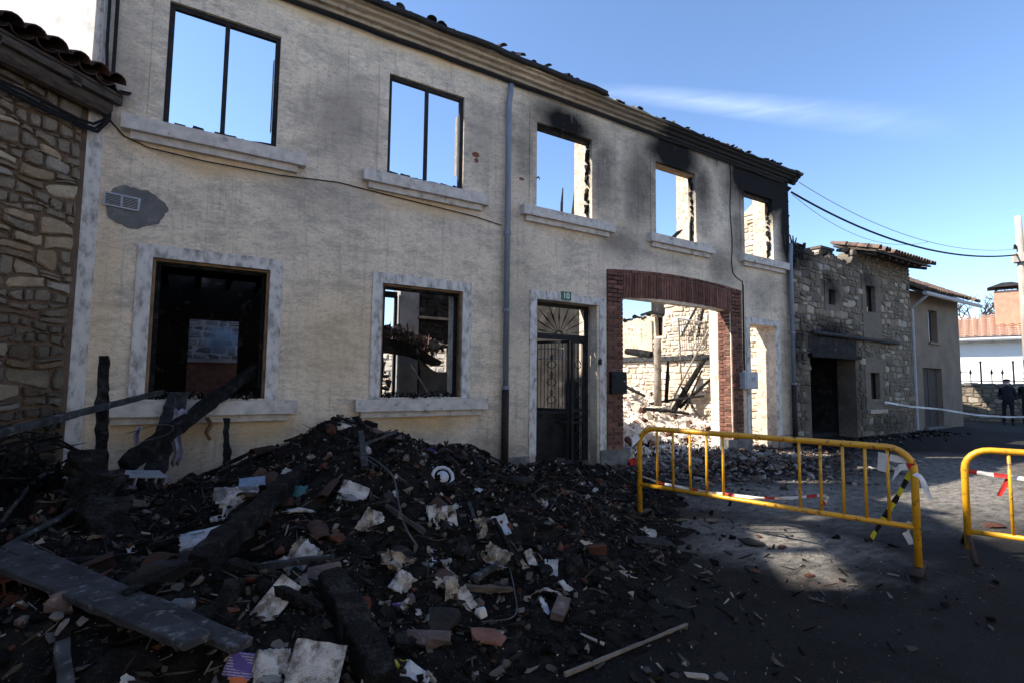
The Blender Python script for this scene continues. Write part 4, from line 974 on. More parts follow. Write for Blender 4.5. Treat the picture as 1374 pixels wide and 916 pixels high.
# ash and crumbs lying on the lower sills
for k, (a, b) in enumerate(LW):
    items = []
    for i in range(300):
        s_ = rg.uniform(.02, .07); items.append(((rg.uniform(a+.03, b-.03), rg.uniform(-.1, .54), LZ[0]+s_*.2+rg.random()**3*.07), (rg.random()*6, rg.random()*6, rg.random()*6), (s_,)*3, pick_dark(rg), rg.randrange(24)))
    scatter('ash_on_sill', LIB, items, M['attr'], kind='stuff', label='ash and charred crumbs heaped on the %s lower window sill' % ('left' if k == 0 else 'second'), cat='ash')
# wisp of smoke in the yard behind the left window
sm = hull_mesh('smoke', random.Random(2), (1.0, .5, .9), None, 40)
mt, t, b = newmat('smoke'); t.nodes.remove(b); N = NT(t); pv = N.n('ShaderNodeVolumePrincipled'); pv.inputs['Color'].default_value = (.9, .93, 1, 1)
tco = N.n('ShaderNodeTexCoord').outputs['Object']; ln = N.n('ShaderNodeVectorMath', operation='LENGTH'); N.put(ln.inputs[0], N.scale(tco, (2.1, 4.0, 2.3)))
N.put(pv.inputs['Density'], N.math('MULTIPLY', N.ramp(ln.outputs['Value'], 1.0, .1), N.math('MULTIPLY', N.ramp(N.noise(tco, 4, 4), .35, .7), 13.0)))
t.links.new(pv.outputs[0], [n for n in t.nodes if n.type == 'OUTPUT_MATERIAL'][0].inputs['Volume'])
sm.materials.append(mt); o = link('smoke', sm, None, (.55, 7.0, 2.55)); tag(o, 'pale wisp of smoke in the yard seen through the left lower window', 'smoke', kind='stuff')

# ------------------------------------------------------------------ stone house on the right
sh = empty('stone_house', (17.7, .3, 0), label='burnt stone house with dark garage opening beyond the downpipe', cat='house')
shi = Matrix.Translation((-17.7, -.3, 0))
def sp_(mb_, name, mt, par=sh, **k):
    o = mb_.build(name, mt, par, **k); o.matrix_parent_inverse = shi if par is sh else Matrix(); return o
SX0, SX1, SY = 13.60, 21.62, .3
sholes = [(14.95, 17.55, -.1, 2.47), (16.05, 16.42, 4.0, 4.46), (18.36, 18.98, 3.97, 4.83), (18.45, 19.05, 1.17, 2.02)]
s = MB(); wall_cells(s, SX0, SX1, -.1, 5.2, sholes, SY, SY+.55)
sp_(s, 'wall_core', M['mortar_soot'])
rg = random.Random(61)
stop = lambda x: 5.52+.08*math.sin(x*4.3)+.05*math.sin(x*9.7) if x < 17.6 else 5.93
s = MB(); pr = [(SX0, 5.201)] + [(SX0+i*.3, stop(SX0+i*.3)-.05) for i in range(27)] + [(SX1, 5.88), (SX1, 5.201)]
s.prism(pr, SY, SY+.5, lambda u, v, w_: (u, w_, v)); sp_(s, 'wall_head', M['mortar_soot'])
def sskip(u, v):
    if any(h[0]-.04 < u < h[1]+.04 and h[2]-.04 < v < h[3]+.04 for h in sholes): return True
    if v > stop(u)-.08: return True
    if 14.9 < u < 17.6 and 2.47 < v < 3.02: return True
    if 15.85 < u < 16.62 and 3.75 < v < 4.7: return True
    if 18.1 < u < 19.3 and (2.9 < v < 5.15 or .75 < v < 2.55): return True
    return False
shf = empty('wall_facing'); shf.parent = sh; shf.matrix_parent_inverse = shi
polys = pack(SX0+.02, SX1-.02, 0, 5.95, .10, .25, 1.4, rg, skip=sskip, joint=.012, wav=.03)
lay_stones(polys, lambda u, v, w_: Vector((u, SY-w_, v)), M['stone_g'], shf, rg, .035, 300)
for i, (a, b, c, d) in enumerate(((15.85, 16.62, 3.78, 4.68), (18.1, 19.3, 2.9, 5.15), (18.1, 19.3, .75, 2.55))):
    h_ = [x for x in sholes[1:] if a < x[0] < b and c < x[2] < d]
    s = MB(); wall_cells(s, a, b, c, d, h_, SY-.025, SY-.001); sp_(s, 'plaster_patch', M['mortar_soot'])
s = MB(); s.bx(14.9, 17.6, SY-.02, SY-.002, 2.48, 3.0); sp_(s, 'sooty_lintel_panel', M['charwall'])
s = MB(); s.box((16.25, SY-.03, 2.45), (2.8, .22, .12), j=.02, rg=rg); sp_(s, 'lintel', M['char'])
s = MB(); s.tube([(14.95, SY-.10, 3.10), (17.5, SY-.12, 3.06), (20.3, SY-.10, 3.03)], .055, 8); sp_(s, 'long_beam', M['greywood'])
for a, b, c, d in sholes[1:]:
    s = MB(); s.bx(a+.002, a+.05, SY+.1, SY+.15, c, d); s.bx(b-.05, b-.002, SY+.1, SY+.15, c, d); s.bx(a+.05, b-.05, SY+.1, SY+.15, d-.05, d-.002); s.bx((a+b)/2-.015, (a+b)/2+.015, SY+.11, SY+.14, c, d-.05)
    sp_(s, 'window_frame', M['char'])
s = MB(); s.bx(18.15, 19.3, SY-.12, SY-.002, .72, .84); sp_(s, 'stone_sill', M['stone_g'])
# dark inside: back wall, side walls, part of the floor above
s = MB(); s.bx(14.2, 21.5, 5.0, 5.2, 0, 4.6); s.bx(SX0, SX0+.18, .86, 5.0, 0, 5.2); s.bx(21.3, SX1-.01, .86, 5.0, 0, 5.2); s.bx(17.75, 17.95, .86, 5.0, 0, 5.0); sp_(s, 'inner_walls', M['charwall'])
s = MB(); s.bx(13.8, 17.74, .86, 3.6, 2.75, 2.95); s.bx(17.96, 21.29, .86, 4.99, 2.75, 2.95); sp_(s, 'upper_floor', M['charwall'])
s = MB(); s.bx(13.8, 21.25, .9, 4.99, 0, .12); sp_(s, 'burnt_floor', M['soil'])
for i in range(46):     # charred rafters ends, crumbs on the broken wall head
    x = 13.65+i*.092; d = rg.uniform(.5, 1.4)
    o = link('crumb', rg.choice(CRUMB), sh, (x, SY+.2, stop(x)-.02), (rg.random(), rg.random(), rg.random()*6), (d, 1.2*d, d*rg.uniform(.6, 1.6))); o.matrix_parent_inverse = shi
for i in range(9):
    x = 13.75+rg.random()*.9; s = MB(); s.tube([(x, SY+.2, 5.4), (x+rg.uniform(-.25, .25), SY+.2, 5.72+rg.random()*.2)], [.05, .015], 5); sp_(s, 'burnt_stub', M['char'])
s = MB(); s.box((18.05, 1.6, 5.45), (.8, .62, 1.5)); s.box((18.05, 1.6, 6.2), (.88, .7, .08)); sp_(s, 'chimney', M['stone_g'])
for k in range(8):
    s = MB(); s.box((17.62, 1.6, 5.25+k*.115), (.06, .58, .08)); sp_(s, 'chimney_brick_course', M['masonry'])
# remaining piece of roof: boards, rafters, tiles
s = MB(); s.prism([(17.75, 5.98), (21.75, 5.98), (21.75, 6.04), (17.75, 6.04)], 0, 1, lambda u, v, w_: (u, SY-.62+w_*1.25, v-.26+w_*.40)); sp_(s, 'roof_boards', M['eavewood'])
for i in range(9):
    s = MB(); a = Vector((17.9+i*.46, SY-.55, 5.67)); s.tube([a, a+Vector((0, 1.15, .36))], .05, 4); sp_(s, 'rafter', M['eavewood'])
tl = MB(); rows = []
tv = np.array([v.co for v in TILEL.vertices]); tf = [tuple(p.vertices) for p in TILEL.polygons]
def tile_field(x0, x1, origin_y, z0, slope, nrow, pitchx=.21, pitchy=.33, jit=.02, rg=rg, miss=.05):
    t = MB(); x = x0
    while x < x1:
        for r_ in range(nrow):
            if rg.random() < miss: continue
            Rm = np.array(Euler((slope+rg.uniform(-.04, .04), rg.uniform(-.1, .1), rg.uniform(-.06, .06))).to_matrix())
            p = tv*np.array((1.25, 1.15, 1.9)) @ Rm.T + np.array((x+rg.uniform(-jit, jit), origin_y+r_*pitchy*math.cos(slope), z0+r_*pitchy*math.sin(slope)+.012*r_*0))
            t.add([tuple(q) for q in p], tf)
        x += pitchx
    return t
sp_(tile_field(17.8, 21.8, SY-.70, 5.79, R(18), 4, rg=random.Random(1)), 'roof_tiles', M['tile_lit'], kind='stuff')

# ------------------------------------------------------------------ rendered house beyond
gh = empty('rendered_house', (24.3, .6, 0), label='small brown grey rendered house with tiled roof and double door', cat='house')
ghi = Matrix.Translation((-24.3, -.6, 0))
def gp(mb_, name, mt, par=gh, **k):
    o = mb_.build(name, mt, par, **k); o.matrix_parent_inverse = ghi if par is gh else Matrix(); return o
GX0, GX1, GY = 21.95, 26.75, .55
s = MB(); wall_cells(s, GX0, GX1, -.1, 5.10, [(23.8, 24.62, 3.27, 4.5), (23.1, 24.82, -.1, 2.28)], GY, GY+.4)
s.bx(GX1-.4, GX1, GY+.401, 6, -.1, 4.95); s.bx(GX0, GX0+.3, GY+.401, 6, -.1, 4.95); gp(s, 'wall', M['greyrender'])
for k in range(2):
    s = MB(); s.bx(23.12+k*.86, 23.94+k*.86, GY+.18, GY+.24, 0, 2.27); dl = gp(s, 'door_leaf', M['rustydoor'])
    for j in range(4):
        s = MB(); s.bx(23.14+k*.86+j*.2, 23.325+k*.86+j*.2, GY+.165, GY+.18, .03, 2.24); gp(s, 'door_board', M['rustydoor'], dl)
s = MB(); s.bx(23.0, 24.9, GY-.12, GY+.1, 0, .09); gp(s, 'door_step', M['plinth'])
s = MB(); s.bx(23.83, 24.2, GY+.12, GY+.17, 3.3, 4.47); gp(s, 'shutter', M['shutter'])
s = MB(); s.bx(24.21, 24.6, GY+.2, GY+.24, 3.3, 4.47); gp(s, 'window_pane', M['metal_dark'])
s = MB(); s.bx(23.72, 24.7, GY-.08, GY+.1, 3.19, 3.268); gp(s, 'sill', M['greyrender'])
s = MB(); s.prism([(GX0-.1, 0), (GX1+.35, 0), (GX1+.35, .07), (GX0-.1, .07)], 0, 1, lambda u, v, w_: (u, GY-.55+w_*4.2, 4.84+v+w_*2.35)); gp(s, 'roof_boards', M['eavewood'])
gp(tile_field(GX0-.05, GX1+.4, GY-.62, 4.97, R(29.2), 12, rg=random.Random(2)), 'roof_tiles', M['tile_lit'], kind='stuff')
s = MB(); s.tube([(GX0-.1, GY-.62, 4.88), (GX1+.4, GY-.62, 4.84)], .075, 8); gp(s, 'gutter', M['meter'])
s = MB(); s.tube([(22.15, GY-.6, 4.84), (22.12, GY-.4, 4.65), (22.15, GY-.1, 4.4), (22.18, GY-.09, .05)], .055, 8); gp(s, 'downpipe', M['meter'])

# ------------------------------------------------------------------ far right: yard wall, railing, white house, tree, pole
yw = empty('yard_wall', (30.9, 1, 0), label='low dark stone wall at the end of the street below a railing', cat='wall')
wd = Vector((.27, -.963, 0)); wnm = Vector((-.963, -.27, 0)); wo = Vector((30.45, 2.6, 0))
yw.location = wo
s = MB(); s.prism([(-1, -.1), (14, -.1), (14, 1.66), (-1, 1.66)], .002, .35, lambda u, v, w_: tuple(wd*u-wnm*w_+Vector((0, 0, v)))); s.build('wall_core', M['mortar_grey'], yw)
rg = random.Random(67)
lay_stones(pack(-1, 9, 0, 1.62, .12, .28, 1.5, rg), lambda u, v, w_: wd*u+wnm*w_+Vector((0, 0, v)), M['stone_g'], yw, rg, .03, 160)
s = MB(); s.box(tuple(wd*6.5-wnm*.17+Vector((0, 0, 1.69))), (15, .45, .08), Matrix.Rotation(math.atan2(wd.y, wd.x), 3, 'Z')); s.build('coping', M['plinth'], yw)
fen = empty('iron_railing', wo+Vector((0, 0, 1.73)), label='black iron railing with spear tops on the low stone wall', cat='railing')
for i in range(24):
    b = wd*(i*.36-.6)-wnm*.12; big = i % 3 == 0
    s = MB(); s.tube([b, b+Vector((0, 0, .95 if big else .42))], .035 if big else .018, 6)
    if big: s.tube([b+Vector((0, 0, .95)), b+Vector((0, 0, 1.0)), b+Vector((0, 0, 1.06))], [.05, .05, .005], 6)
    else: s.tube([b+Vector((0, 0, .42)), b+Vector((0, 0, .5)), b+Vector((0, 0, .7))], [.018, .055, .004], 6)
    s.build('post' if big else 'spear', M['iron'], fen)
s = MB()
s.tube([wd*-.6-wnm*.12+Vector((0, 0, .12)), wd*8-wnm*.12+Vector((0, 0, .12))], .02, 5); s.build('rail', M['iron'], fen)
s = MB(); s.prism([(-.95, 0), (.1, 0), (.1, 1.35), (-.95, 1.35)], .1, .16, lambda u, v, w_: tuple(wd*u-wnm*w_+Vector((0, 0, v)))); s.build('corner_screen', M['shutter'], fen)

wh = empty('white_far_house', (38, 0, 0), label='white house with terracotta roof and brick chimney at the street end', cat='house')
hx = Vector((.27, -.963, 0)); hn = Vector((-.963, -.27, 0)); ho = Vector((36.3, 4.6, 0)); wh.location = ho
def wl(u, v, w_): return tuple(hx*u-hn*w_+Vector((0, 0, v)))
s = MB(); s.prism([(-1.5, -.1), (16, -.1), (16, 4.2), (-1.5, 4.2)], 0, 7, wl); s.build('wall', M['whitefar'], wh)
tr = MB(); nr, nc = 11, 200       # corrugated clay tiles, stepped courses
for j in range(nr):
    b0 = len(tr.v)
    for i in range(nc+1):
        u = -2.0+i*.09; wv = abs(math.sin(math.pi*i/4))*.10
        for q in (0, 1): tr.v.append(wl(u, 4.22+(j+q)*.135+wv+(.05 if q == 0 else 0)-max(0, u)*.0, -.65+(j+q)*.33))
    for i in range(nc): tr.f.append((b0+2*i, b0+2*i+2, b0+2*i+3, b0+2*i+1)); tr.mi.append(0)
o = tr.build('roof', M['tile_far'], wh, smooth=True)
s = MB(); s.prism([(-2, 4.12), (16, 4.12), (16, 4.2), (-2, 4.2)], -.55, 2.9, lambda u, v, w_: wl(u, v+.40*(w_+.55), w_)); s.build('roof_deck', M['whitefar'], wh)
for i in range(18):
    s = MB(); s.box(wl(-1.2+i*.9, 4.08, -.28), (.5, .16, .16), Matrix.Rotation(math.atan2(hn.y, hn.x), 3, 'Z')); s.build('eave_bracket', M['meter'], wh)
s = MB(); s.tube([wl(-2, 4.12, -.6), wl(16, 4.12, -.6)], .09, 8); s.build('gutter', M['meter'], wh)
ch = MB(); ch.box(wl(3.15, 5.7, 1.6), (.95, 1.1, 2.4), Matrix.Rotation(math.atan2(hn.y, hn.x), 3, 'Z')); cho = ch.build('chimney', M['chimbrick'], wh)
s = MB(); Mr = Matrix.Rotation(math.atan2(hn.y, hn.x), 3, 'Z')
for dx in (-.38, .38):
    for dy in (-.45, .45): s.box(Vector(wl(3.15, 7.0, 1.6))+Mr @ Vector((dx, dy, 0)), (.09, .09, .24), Mr)
s.build('chimney_posts', M['iron'], cho)
s = MB(); cc = Vector(wl(3.15, 7.1, 1.6)); vs = [cc+Mr @ Vector((x*.72, y*.82, 0)) for x, y in ((-1, -1), (1, -1), (1, 1), (-1, 1))]+[cc+Mr @ Vector((x*.2, y*.2, .3)) for x, y in ((-1, -1), (1, -1), (1, 1), (-1, 1))]
s.add(vs, [(0, 1, 2, 3), (4, 5, 6, 7), (0, 1, 5, 4), (1, 2, 6, 5), (2, 3, 7, 6), (3, 0, 4, 7)]); s.build('chimney_cap', M['slab'], cho)
for u0 in (-.5, 5.5):
    s = MB(); s.prism([(u0, 2.4), (u0+1.8, 2.4), (u0+1.8, 2.46), (u0, 2.46)], -.03, .0, wl); s.build('window_ledge', M['meter'], wh)

def bare_tree(name, base, hgt, seed, **k):
    t = empty(name, base, **k); rg = random.Random(seed); tk = MB(); cr = MB()
    def grow(p, d, L, r_, dep):
        q = p+d*L; mb_ = tk if dep <= 1 else cr
        mid = p.lerp(q, .5)+Vector((rg.uniform(-1, 1), rg.uniform(-1, 1), rg.uniform(-.3, .3)))*L*.08
        mb_.tube([p, mid, q], [r_, max(.022, r_*.85), max(.02, r_*.65)], 5 if dep < 3 else 3, cap=False)
        if dep >= 6: return
        for i in range(rg.choice((2, 3, 3)) if dep > 0 else 4):
            nd = (d+Vector((rg.uniform(-1, 1), rg.uniform(-1, 1), rg.uniform(-.15, .7)))*.75).normalized()
            grow(q if rg.random() < .7 else mid, nd, L*rg.uniform(.6, .85), r_*.62, dep+1)
    grow(Vector((0, 0, 0)), Vector((0, 0, 1)), hgt*.30, hgt*.034, 0)
    tk.build('trunk', M['bark'], t); cr.build('crown', M['bark'], t); return t
bare_tree('bare_tree', (57.8, 8.6, 0), 10.6, 4, label='bare winter tree behind the terracotta roof, left of its chimney', cat='tree')
bare_tree('bare_tree', (62.5, 7.2, 0), 11.5, 9, label='bare winter tree behind the chimney beside the utility pole', cat='tree')

pole = empty('utility_pole', (23.36, -2.23, 0), label='pale utility pole carrying cables at the right edge', cat='pole')
s = MB(); s.tube([(.12, .0, 0), (.06, 0, 4), (0, 0, 7.33)], [.13, .115, .092], 10); s.build('shaft', M['polew'], pole, smooth=True)
s = MB(); s.box((.2, -.35, 6.12), (.1, .95, .13)); s.box((-.02, .02, 5.9), (.3, .3, .3)); s.build('cross_arm', M['polew'], pole)
s = MB(); s.tube([(.1, -.16, 7.0), (.1, -.26, 6.6), (.08, -.3, 6.0), (.05, -.2, 5.2)], .035, 6); s.build('pole_cable', M['cable'], pole)
for i in range(2):
    s = MB(); s.tube([(-.1, .1-.5*i, 6.2), (-.1, .1-.5*i, 6.36)], [.05, .03], 8); s.build('insulator', M['plasticbox'], pole)
def bez(a, b, sag, n=24):
    a, b = Vector(a), Vector(b); return [a.lerp(b, i/n)-Vector((0, 0, sag*4*(i/n)*(1-i/n))) for i in range(n+1)]
A = (13.5, -.12, 6.78); B = (23.26, -2.2, 6.0)
s = MB(); s.tube(bez(A, B, .62), .026, 6); tag(s.build('overhead_cable', M['cable']), 'thick black cable sagging from the burnt house corner to the pole', 'cable')
cable('overhead_cable', bez((13.75, -.2, 7.08), (23.26, -2.15, 6.2), .62), .009, M['cable_pale'], label='thin pale wire above the thick black cable', cat='cable')
p0 = bez((13.75, -.2, 7.08), (23.26, -2.15, 6.2), .62)[13]
cable('overhead_cable', bez((13.55, -.12, 6.72), p0, .55), .007, M['cable_pale'], label='thin loose wire looping below the thick black cable', cat='cable')

# ------------------------------------------------------------------ left: low stone house, white house behind it
CO = Vector((-1.2, -.02, 0)); LD = Vector((-.714, -.70, 0)).normalized(); LN = Vector((.70, -.714, 0)).normalized()
lh = empty('old_stone_house', CO, label='old rubble stone house with tiled eave at the left edge', cat='house')
def ll(u, v, w_): return LD*u+LN*w_+Vector((0, 0, v))
s = MB(); s.prism([(0, -.1), (3.6, -.1), (3.6, 5.0), (0, 5.0)], -3.4, 0, lambda u, v, w_: tuple(ll(u, v, w_))); s.build('wall_core', M['mortar'], lh)
rg = random.Random(71)
polys = pack(.07, 3.5, 0, 4.98, .055, .20, 1.75, rg, joint=.007, wav=.045)
lay_stones(polys, ll, M['stone_w'], lh, rg, .045, 300)
SL = R(17)
def lr(u, v, w_): return tuple(ll(u, 5.06+v-w_*math.tan(SL), w_))
s = MB(); s.prism([(-.16, 0), (3.7, 0), (3.7, .045), (-.16, .045)], -3.4, .30, lr); s.build('eave_boards', M['eavewood'], lh)
s = MB(); s.prism([(-.16, -.10), (3.7, -.10), (3.7, .0), (-.16, .0)], .22, .30, lambda u, v, w_: tuple(ll(u, 4.985+v, w_))); s.build('fascia_board', M['eavewood'], lh)
s = MB(); s.tube([ll(-.1, 4.83, .14), ll(1.7, 4.85, .14), ll(3.6, 4.84, .14)], [.10, .11, .10], 9); s.build('eave_beam', M['eavewood'], lh)
for i in range(5):
    s = MB(); s.box(ll(.35+i*.75, 4.90, .1), (.09, .40, .09), Matrix.Rotation(math.atan2(LN.y, LN.x)-R(90), 3, 'Z')); s.build('rafter_end', M['eavewood'], lh)
ang = math.atan2(-LN.y, -LN.x)-R(90)
for r_ in range(7):
    for c in range(18):
        for k in (0, 1):
            w_ = .37-r_*.34; u = -.12+c*.21+(.105 if k else 0)
            p = ll(u+rg.uniform(-.012, .012), 5.06+.05-w_*math.tan(SL)+(.075 if k == 0 else .105)+rg.uniform(-.008, .01), w_+rg.uniform(-.03, .03))
            e = Matrix.Rotation(ang, 3, 'Z') @ Matrix.Rotation(SL+rg.uniform(-.03, .06), 3, 'X') @ Matrix.Rotation((math.pi if k == 0 else 0)+rg.uniform(-.08, .08), 3, 'Y')
            if r_ > 4: continue
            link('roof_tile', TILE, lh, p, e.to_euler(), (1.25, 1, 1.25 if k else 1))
# cables strung below the eave
for i, (dz, rr) in enumerate(((0, .017), (-.05, .014), (-.085, .02))):
    pts = [ll(3.6-j*.24, 4.60+dz+.012*math.sin(j*1.7+i), .075+.012*i) for j in range(15)]
    pts += [ll(.16, 4.585+dz, .07+.012*i), Vector((.06+.02*i, -.07, 4.60+dz))+Vector((0, 0, 0)), Vector((.16+.02*i, -.075, 4.68)), Vector((.17+.02*i, -.075, 4.9))]
    if i != 1: pts += [Vector((.13+.075*i*.5, -.05, 5.6)), Vector((.12+.075*i*.5, -.05, 7.0))]
    s = MB(); s.tube(pts, rr, 6); o = s.build('eave_line', M['cable'], lh)
s = MB(); s.tube([Vector((.09, -.05, 4.95)), Vector((.085, -.05, 6.0)), Vector((.09, -.05, 7.0))], .011, 6); s.build('white_cable', M['cable_pale'], lh)
# white house: gable wall catching the sun behind, its other wing (out of view) shades the street
ws = empty('white_house', (-3.0, 2.0, 0), label='tall whitewashed house wall behind the tiled eave, top left', cat='house')
wi = Matrix.Translation((3.0, -2.0, 0))
def wp(mb_, name, mt): o = mb_.build(name, mt, ws); o.matrix_parent_inverse = wi; return o
pl = [(-1.23, .12), (-4.2, 3.3), (-2.2, 5.5), (-1.23, 5.5)]
s = MB(); s.prism(pl, -.1, 10.2, lambda u, v, w_: (u, v, w_)); wp(s, 'wall', M['white'])
# unseen wing added for shade: raking wall, raised roof slab leaves a sun streak
rt = lambda y: 10.25+.73*(y+.88)
def wtop(y): return 8.1+.73*(y+1.19)-.22
s = MB(); s.prism([(-6.5, -.1), (1.0, -.1), (1.0, wtop(1.0)), (-1.35, wtop(-1.35)), (-1.36, rt(-1.36)-.01), (-3.9, rt(-3.9)-.01), (-6.5, 8.0)], -3.45, -3.2, lambda u, v, w_: (w_, u, v)); wp(s, 'wing_wall', M['white'])
s = MB(); s.prism([(-7, -.1), (1.0, -.1), (1.0, 6.5), (-7, 4.5)], -6.5, -3.46, lambda u, v, w_: (w_, u, v)); wp(s, 'wing_body', M['white'])
rt = lambda y: 10.25+.73*(y+.88)
s = MB(); s.prism([(-3.9, rt(-3.9)), (2.0, rt(2.0)), (2.0, rt(2.0)+.14), (-3.9, rt(-3.9)+.14)], -5.6, -3.15, lambda u, v, w_: (w_, u, v)); wp(s, 'shade_slab', M['tile'])
for x, y in ((-3.33, -3.5), (-5.4, -3.5), (-3.33, .9), (-5.4, .9)):
    s = MB(); s.box((x, y, (rt(y)+4.5)/2), (.16, .16, rt(y)-4.5)); wp(s, 'shade_slab_post', M['eavewood'])

# ------------------------------------------------------------------ houses across the street (they face the sun and throw its light back)
M['cream'] = mat('cream_render', (.80, .70, .54), (.72, .62, .47), 1.2, bump=.2, bscale=20)
def opposite(x0, x1, y, hgt, mt, lab, seed):
    rg = random.Random(seed); t = empty('opposite_house', ((x0+x1)/2, y, 0), label=lab, cat='house'); inv = Matrix.Translation((-(x0+x1)/2, -y, 0))
    def pt(mb_, nm, m_): o = mb_.build(nm, m_, t); o.matrix_parent_inverse = inv
    n = int((x1-x0)/2.6); st = (x1-x0)/n
    hl = [(x0+st*(i+.5)-.5, x0+st*(i+.5)+.5, 3.9, 5.3) for i in range(n)] + [(x0+st*(i+.5)-.5, x0+st*(i+.5)+.5, .9 if i else -.1, 2.3) for i in range(n)]
    s = MB(); wall_cells(s, x0, x1, -.1, hgt, hl, y-.4, y); pt(s, 'wall', M[mt])
    s = MB(); s.bx(x0+.01, x1-.01, y-6, y-.5, -.1, hgt-.1); pt(s, 'body', M['greyrender'])
    for a, b, c, d in hl:
        s = MB(); s.bx(a+.002, b-.002, y-.25, y-.2, c+.002, d-.002); pt(s, 'shutter', M['rustydoor'])
    s = MB(); s.prism([(y+.5, hgt), (y-3.2, hgt+1.5), (y-6.5, hgt), (y-6.5, hgt-.12), (y+.5, hgt-.12)], x0-.1, x1+.1, lambda u, v, w_: (w_, u, v)); pt(s, 'roof', M['tile_far'])
opposite(-9, .8, -11.6, 6.2, 'cream', 'cream two storey house across the street behind the viewpoint, left', 1)
opposite(1.0, 10.5, -11.9, 6.6, 'white', 'white two storey house across the street behind the viewpoint', 2)
opposite(10.7, 19, -12.6, 6.0, 'cream', 'cream two storey house across the street behind the viewpoint, right', 3)

# ------------------------------------------------------------------ crowd barriers and tape
def barrier(a, b, zb, zt, bars, feet, **k):
    a, b = Vector((*a, 0)), Vector((*b, 0)); L = (b-a).length; d = (b-a)/L; n = Vector((-d.y, d.x, 0))
    t = empty('crowd_barrier', a, **k)
    def P(u, z): return d*u+Vector((0, 0, z))
    s = MB(); rc = .20; pts = [P(0, .05), P(0, zt-rc)]
    pts += [P(rc-rc*math.cos(R(q)), zt-rc+rc*math.sin(R(q))) for q in (15, 30, 45, 60, 75)] + [P(rc, zt)]
    pts += [P(rc+(L-2*rc)*i/8, zt) for i in range(1, 8)] + [P(L-rc, zt)]
    pts += [P(L-rc+rc*math.sin(R(q)), zt-rc+rc*math.cos(R(q))) for q in (15, 30, 45, 60, 75)] + [P(L, zt-rc), P(L, .05)]
    s.tube(pts, .031, 10); s.build('frame', M['yellow'], t, True)
    s = MB(); s.tube([P(.01, zb), P(L*.5, zb-.004), P(L-.01, zb)], .025, 8); s.build('bottom_rail', M['yellow'], t, True)
    for f in bars:
        u = f*L; zz = zt-.002
        if u < rc: zz = zt-rc+math.sqrt(max(0, rc*rc-(rc-u)**2))
        if u > L-rc: zz = zt-rc+math.sqrt(max(0, rc*rc-(rc-(L-u))**2))
        s = MB(); s.tube([P(u, zb), P(u, zz)], .0145, 7); s.build('bar', M['yellow'], t, True)
    for u, kind in zip((0, L), feet):
        s = MB()
        if kind == 'flat': s.box(P(u, .035), (.09, .52, .018), Matrix.Rotation(math.atan2(d.y, d.x), 3, 'Z')); s.tube([P(u, .03), P(u, .12)], .026, 8)
        else: s.tube([P(u, .015)+n*.42, P(u, .12)+n*.22, P(u, .17)+n*.06, P(u, .17)-n*.06, P(u, .12)-n*.22, P(u, .015)-n*.42], .022, 8)
        s.build('foot', M['rust'], t, True)
    return t, P, n
b1, P1, n1 = barrier((4.77, -3.03), (5.54, -5.62), .385, 1.075, [.087, .161, .238, .309, .377, .658, .727, .797, .864, .928], ('flat', 'flat'), label='yellow crowd barrier across the road in front of the portal', cat='barrier', group='yellow crowd barriers')
b2, P2, n2 = barrier((6.56, -5.66), (7.56, -7.96), .22, 1.02, [.13, .21, .29, .37, .45, .53, .61, .69, .77, .85], ('bent', 'bent'), label='yellow crowd barrier at the right edge on a bent rusty foot', cat='barrier', group='yellow crowd barriers')
O1, O2 = Vector((4.77, -3.03, 0)), Vector((6.56, -5.66, 0))
def ribbon(name, pts, wd_, mats, stripe, seed=0, up=Vector((0, 0, 1)), twist=.6, **k):
    """plastic tape: striped strip following a polyline, fluttering a little"""
    rg = random.Random(seed); P_ = [Vector(p) for p in pts]
    ds = [0]
    for a, b in zip(P_, P_[1:]): ds.append(ds[-1]+(b-a).length)
    st = stripe/2; n = max(2, int(ds[-1]/st)); s = MB(); q = []
    for i in range(n+1):
        x = ds[-1]*i/n
        for j in range(len(ds)-1):
            if ds[j] <= x <= ds[j+1]+1e-6: f = (x-ds[j])/max(1e-6, ds[j+1]-ds[j]); p = P_[j].lerp(P_[j+1], f); t = (P_[j+1]-P_[j]).normalized(); break
        u_ = (up-t*up.dot(t)); u_ = u_.normalized() if u_.length > .05 else Vector((1, 0, 0)); sd_ = t.cross(u_)
        a = twist*math.sin(i*.45+seed)+rg.uniform(-.2, .2); w2 = (u_*math.cos(a)+sd_*math.sin(a))*wd_*.5*rg.uniform(.75, 1)
        q += [p+w2, p+sd_*.006*math.sin(i), p-w2]
    s.v = [tuple(v) for v in q]
    for i in range(n):
        for j in range(2): s.f.append((3*i+j, 3*i+j+1, 3*i+j+4, 3*i+j+3)); s.mi.append((i//2) % len(mats))
    o = link(name, s.mesh(name, mats)); return tag(o, **k)
RW = [M['tape_r'], M['tape_w']]
def W1(f, z, off=.0): return O1+P1(f*2.70, z)+n1*off
def W2(f, z, off=.0): return O2+P2(f*2.5, z)+n2*off
ribbon('barrier_tape', [W1(0, .48, .03), W1(.1, .425, .05), W1(.3, .405, .05), W1(.5, .42, .06), W1(.62, .47, .06), W1(.73, .55, .03)], .035, [M['tape_w'], M['tape_w'], M['tape_r'], M['tape_w']], .10, 1, label='red and white tape sagging along the lower half of the left barrier', cat='tape')
ribbon('barrier_tape', [W1(.73, .55, .03), W1(.75, .52, .04), W1(.72, .44, .05)], .045, [M['tape_w'], M['tape_r'], M['tape_w']], .1, 2, label='torn tape end hanging from a middle bar of the left barrier', cat='tape')
ribbon('barrier_tape', [W1(.935, .98, .02), W1(.97, .96, .03), W1(1.0, .99, .02), W1(1.0, .93, -.03), W1(.96, .90, -.02), W1(.94, .78, .04)], .07, [M['tape_w'], M['tape_w'], M['tape_r']], .1, 3, label='crumpled white tape knotted round the right corner of the left barrier', cat='tape')
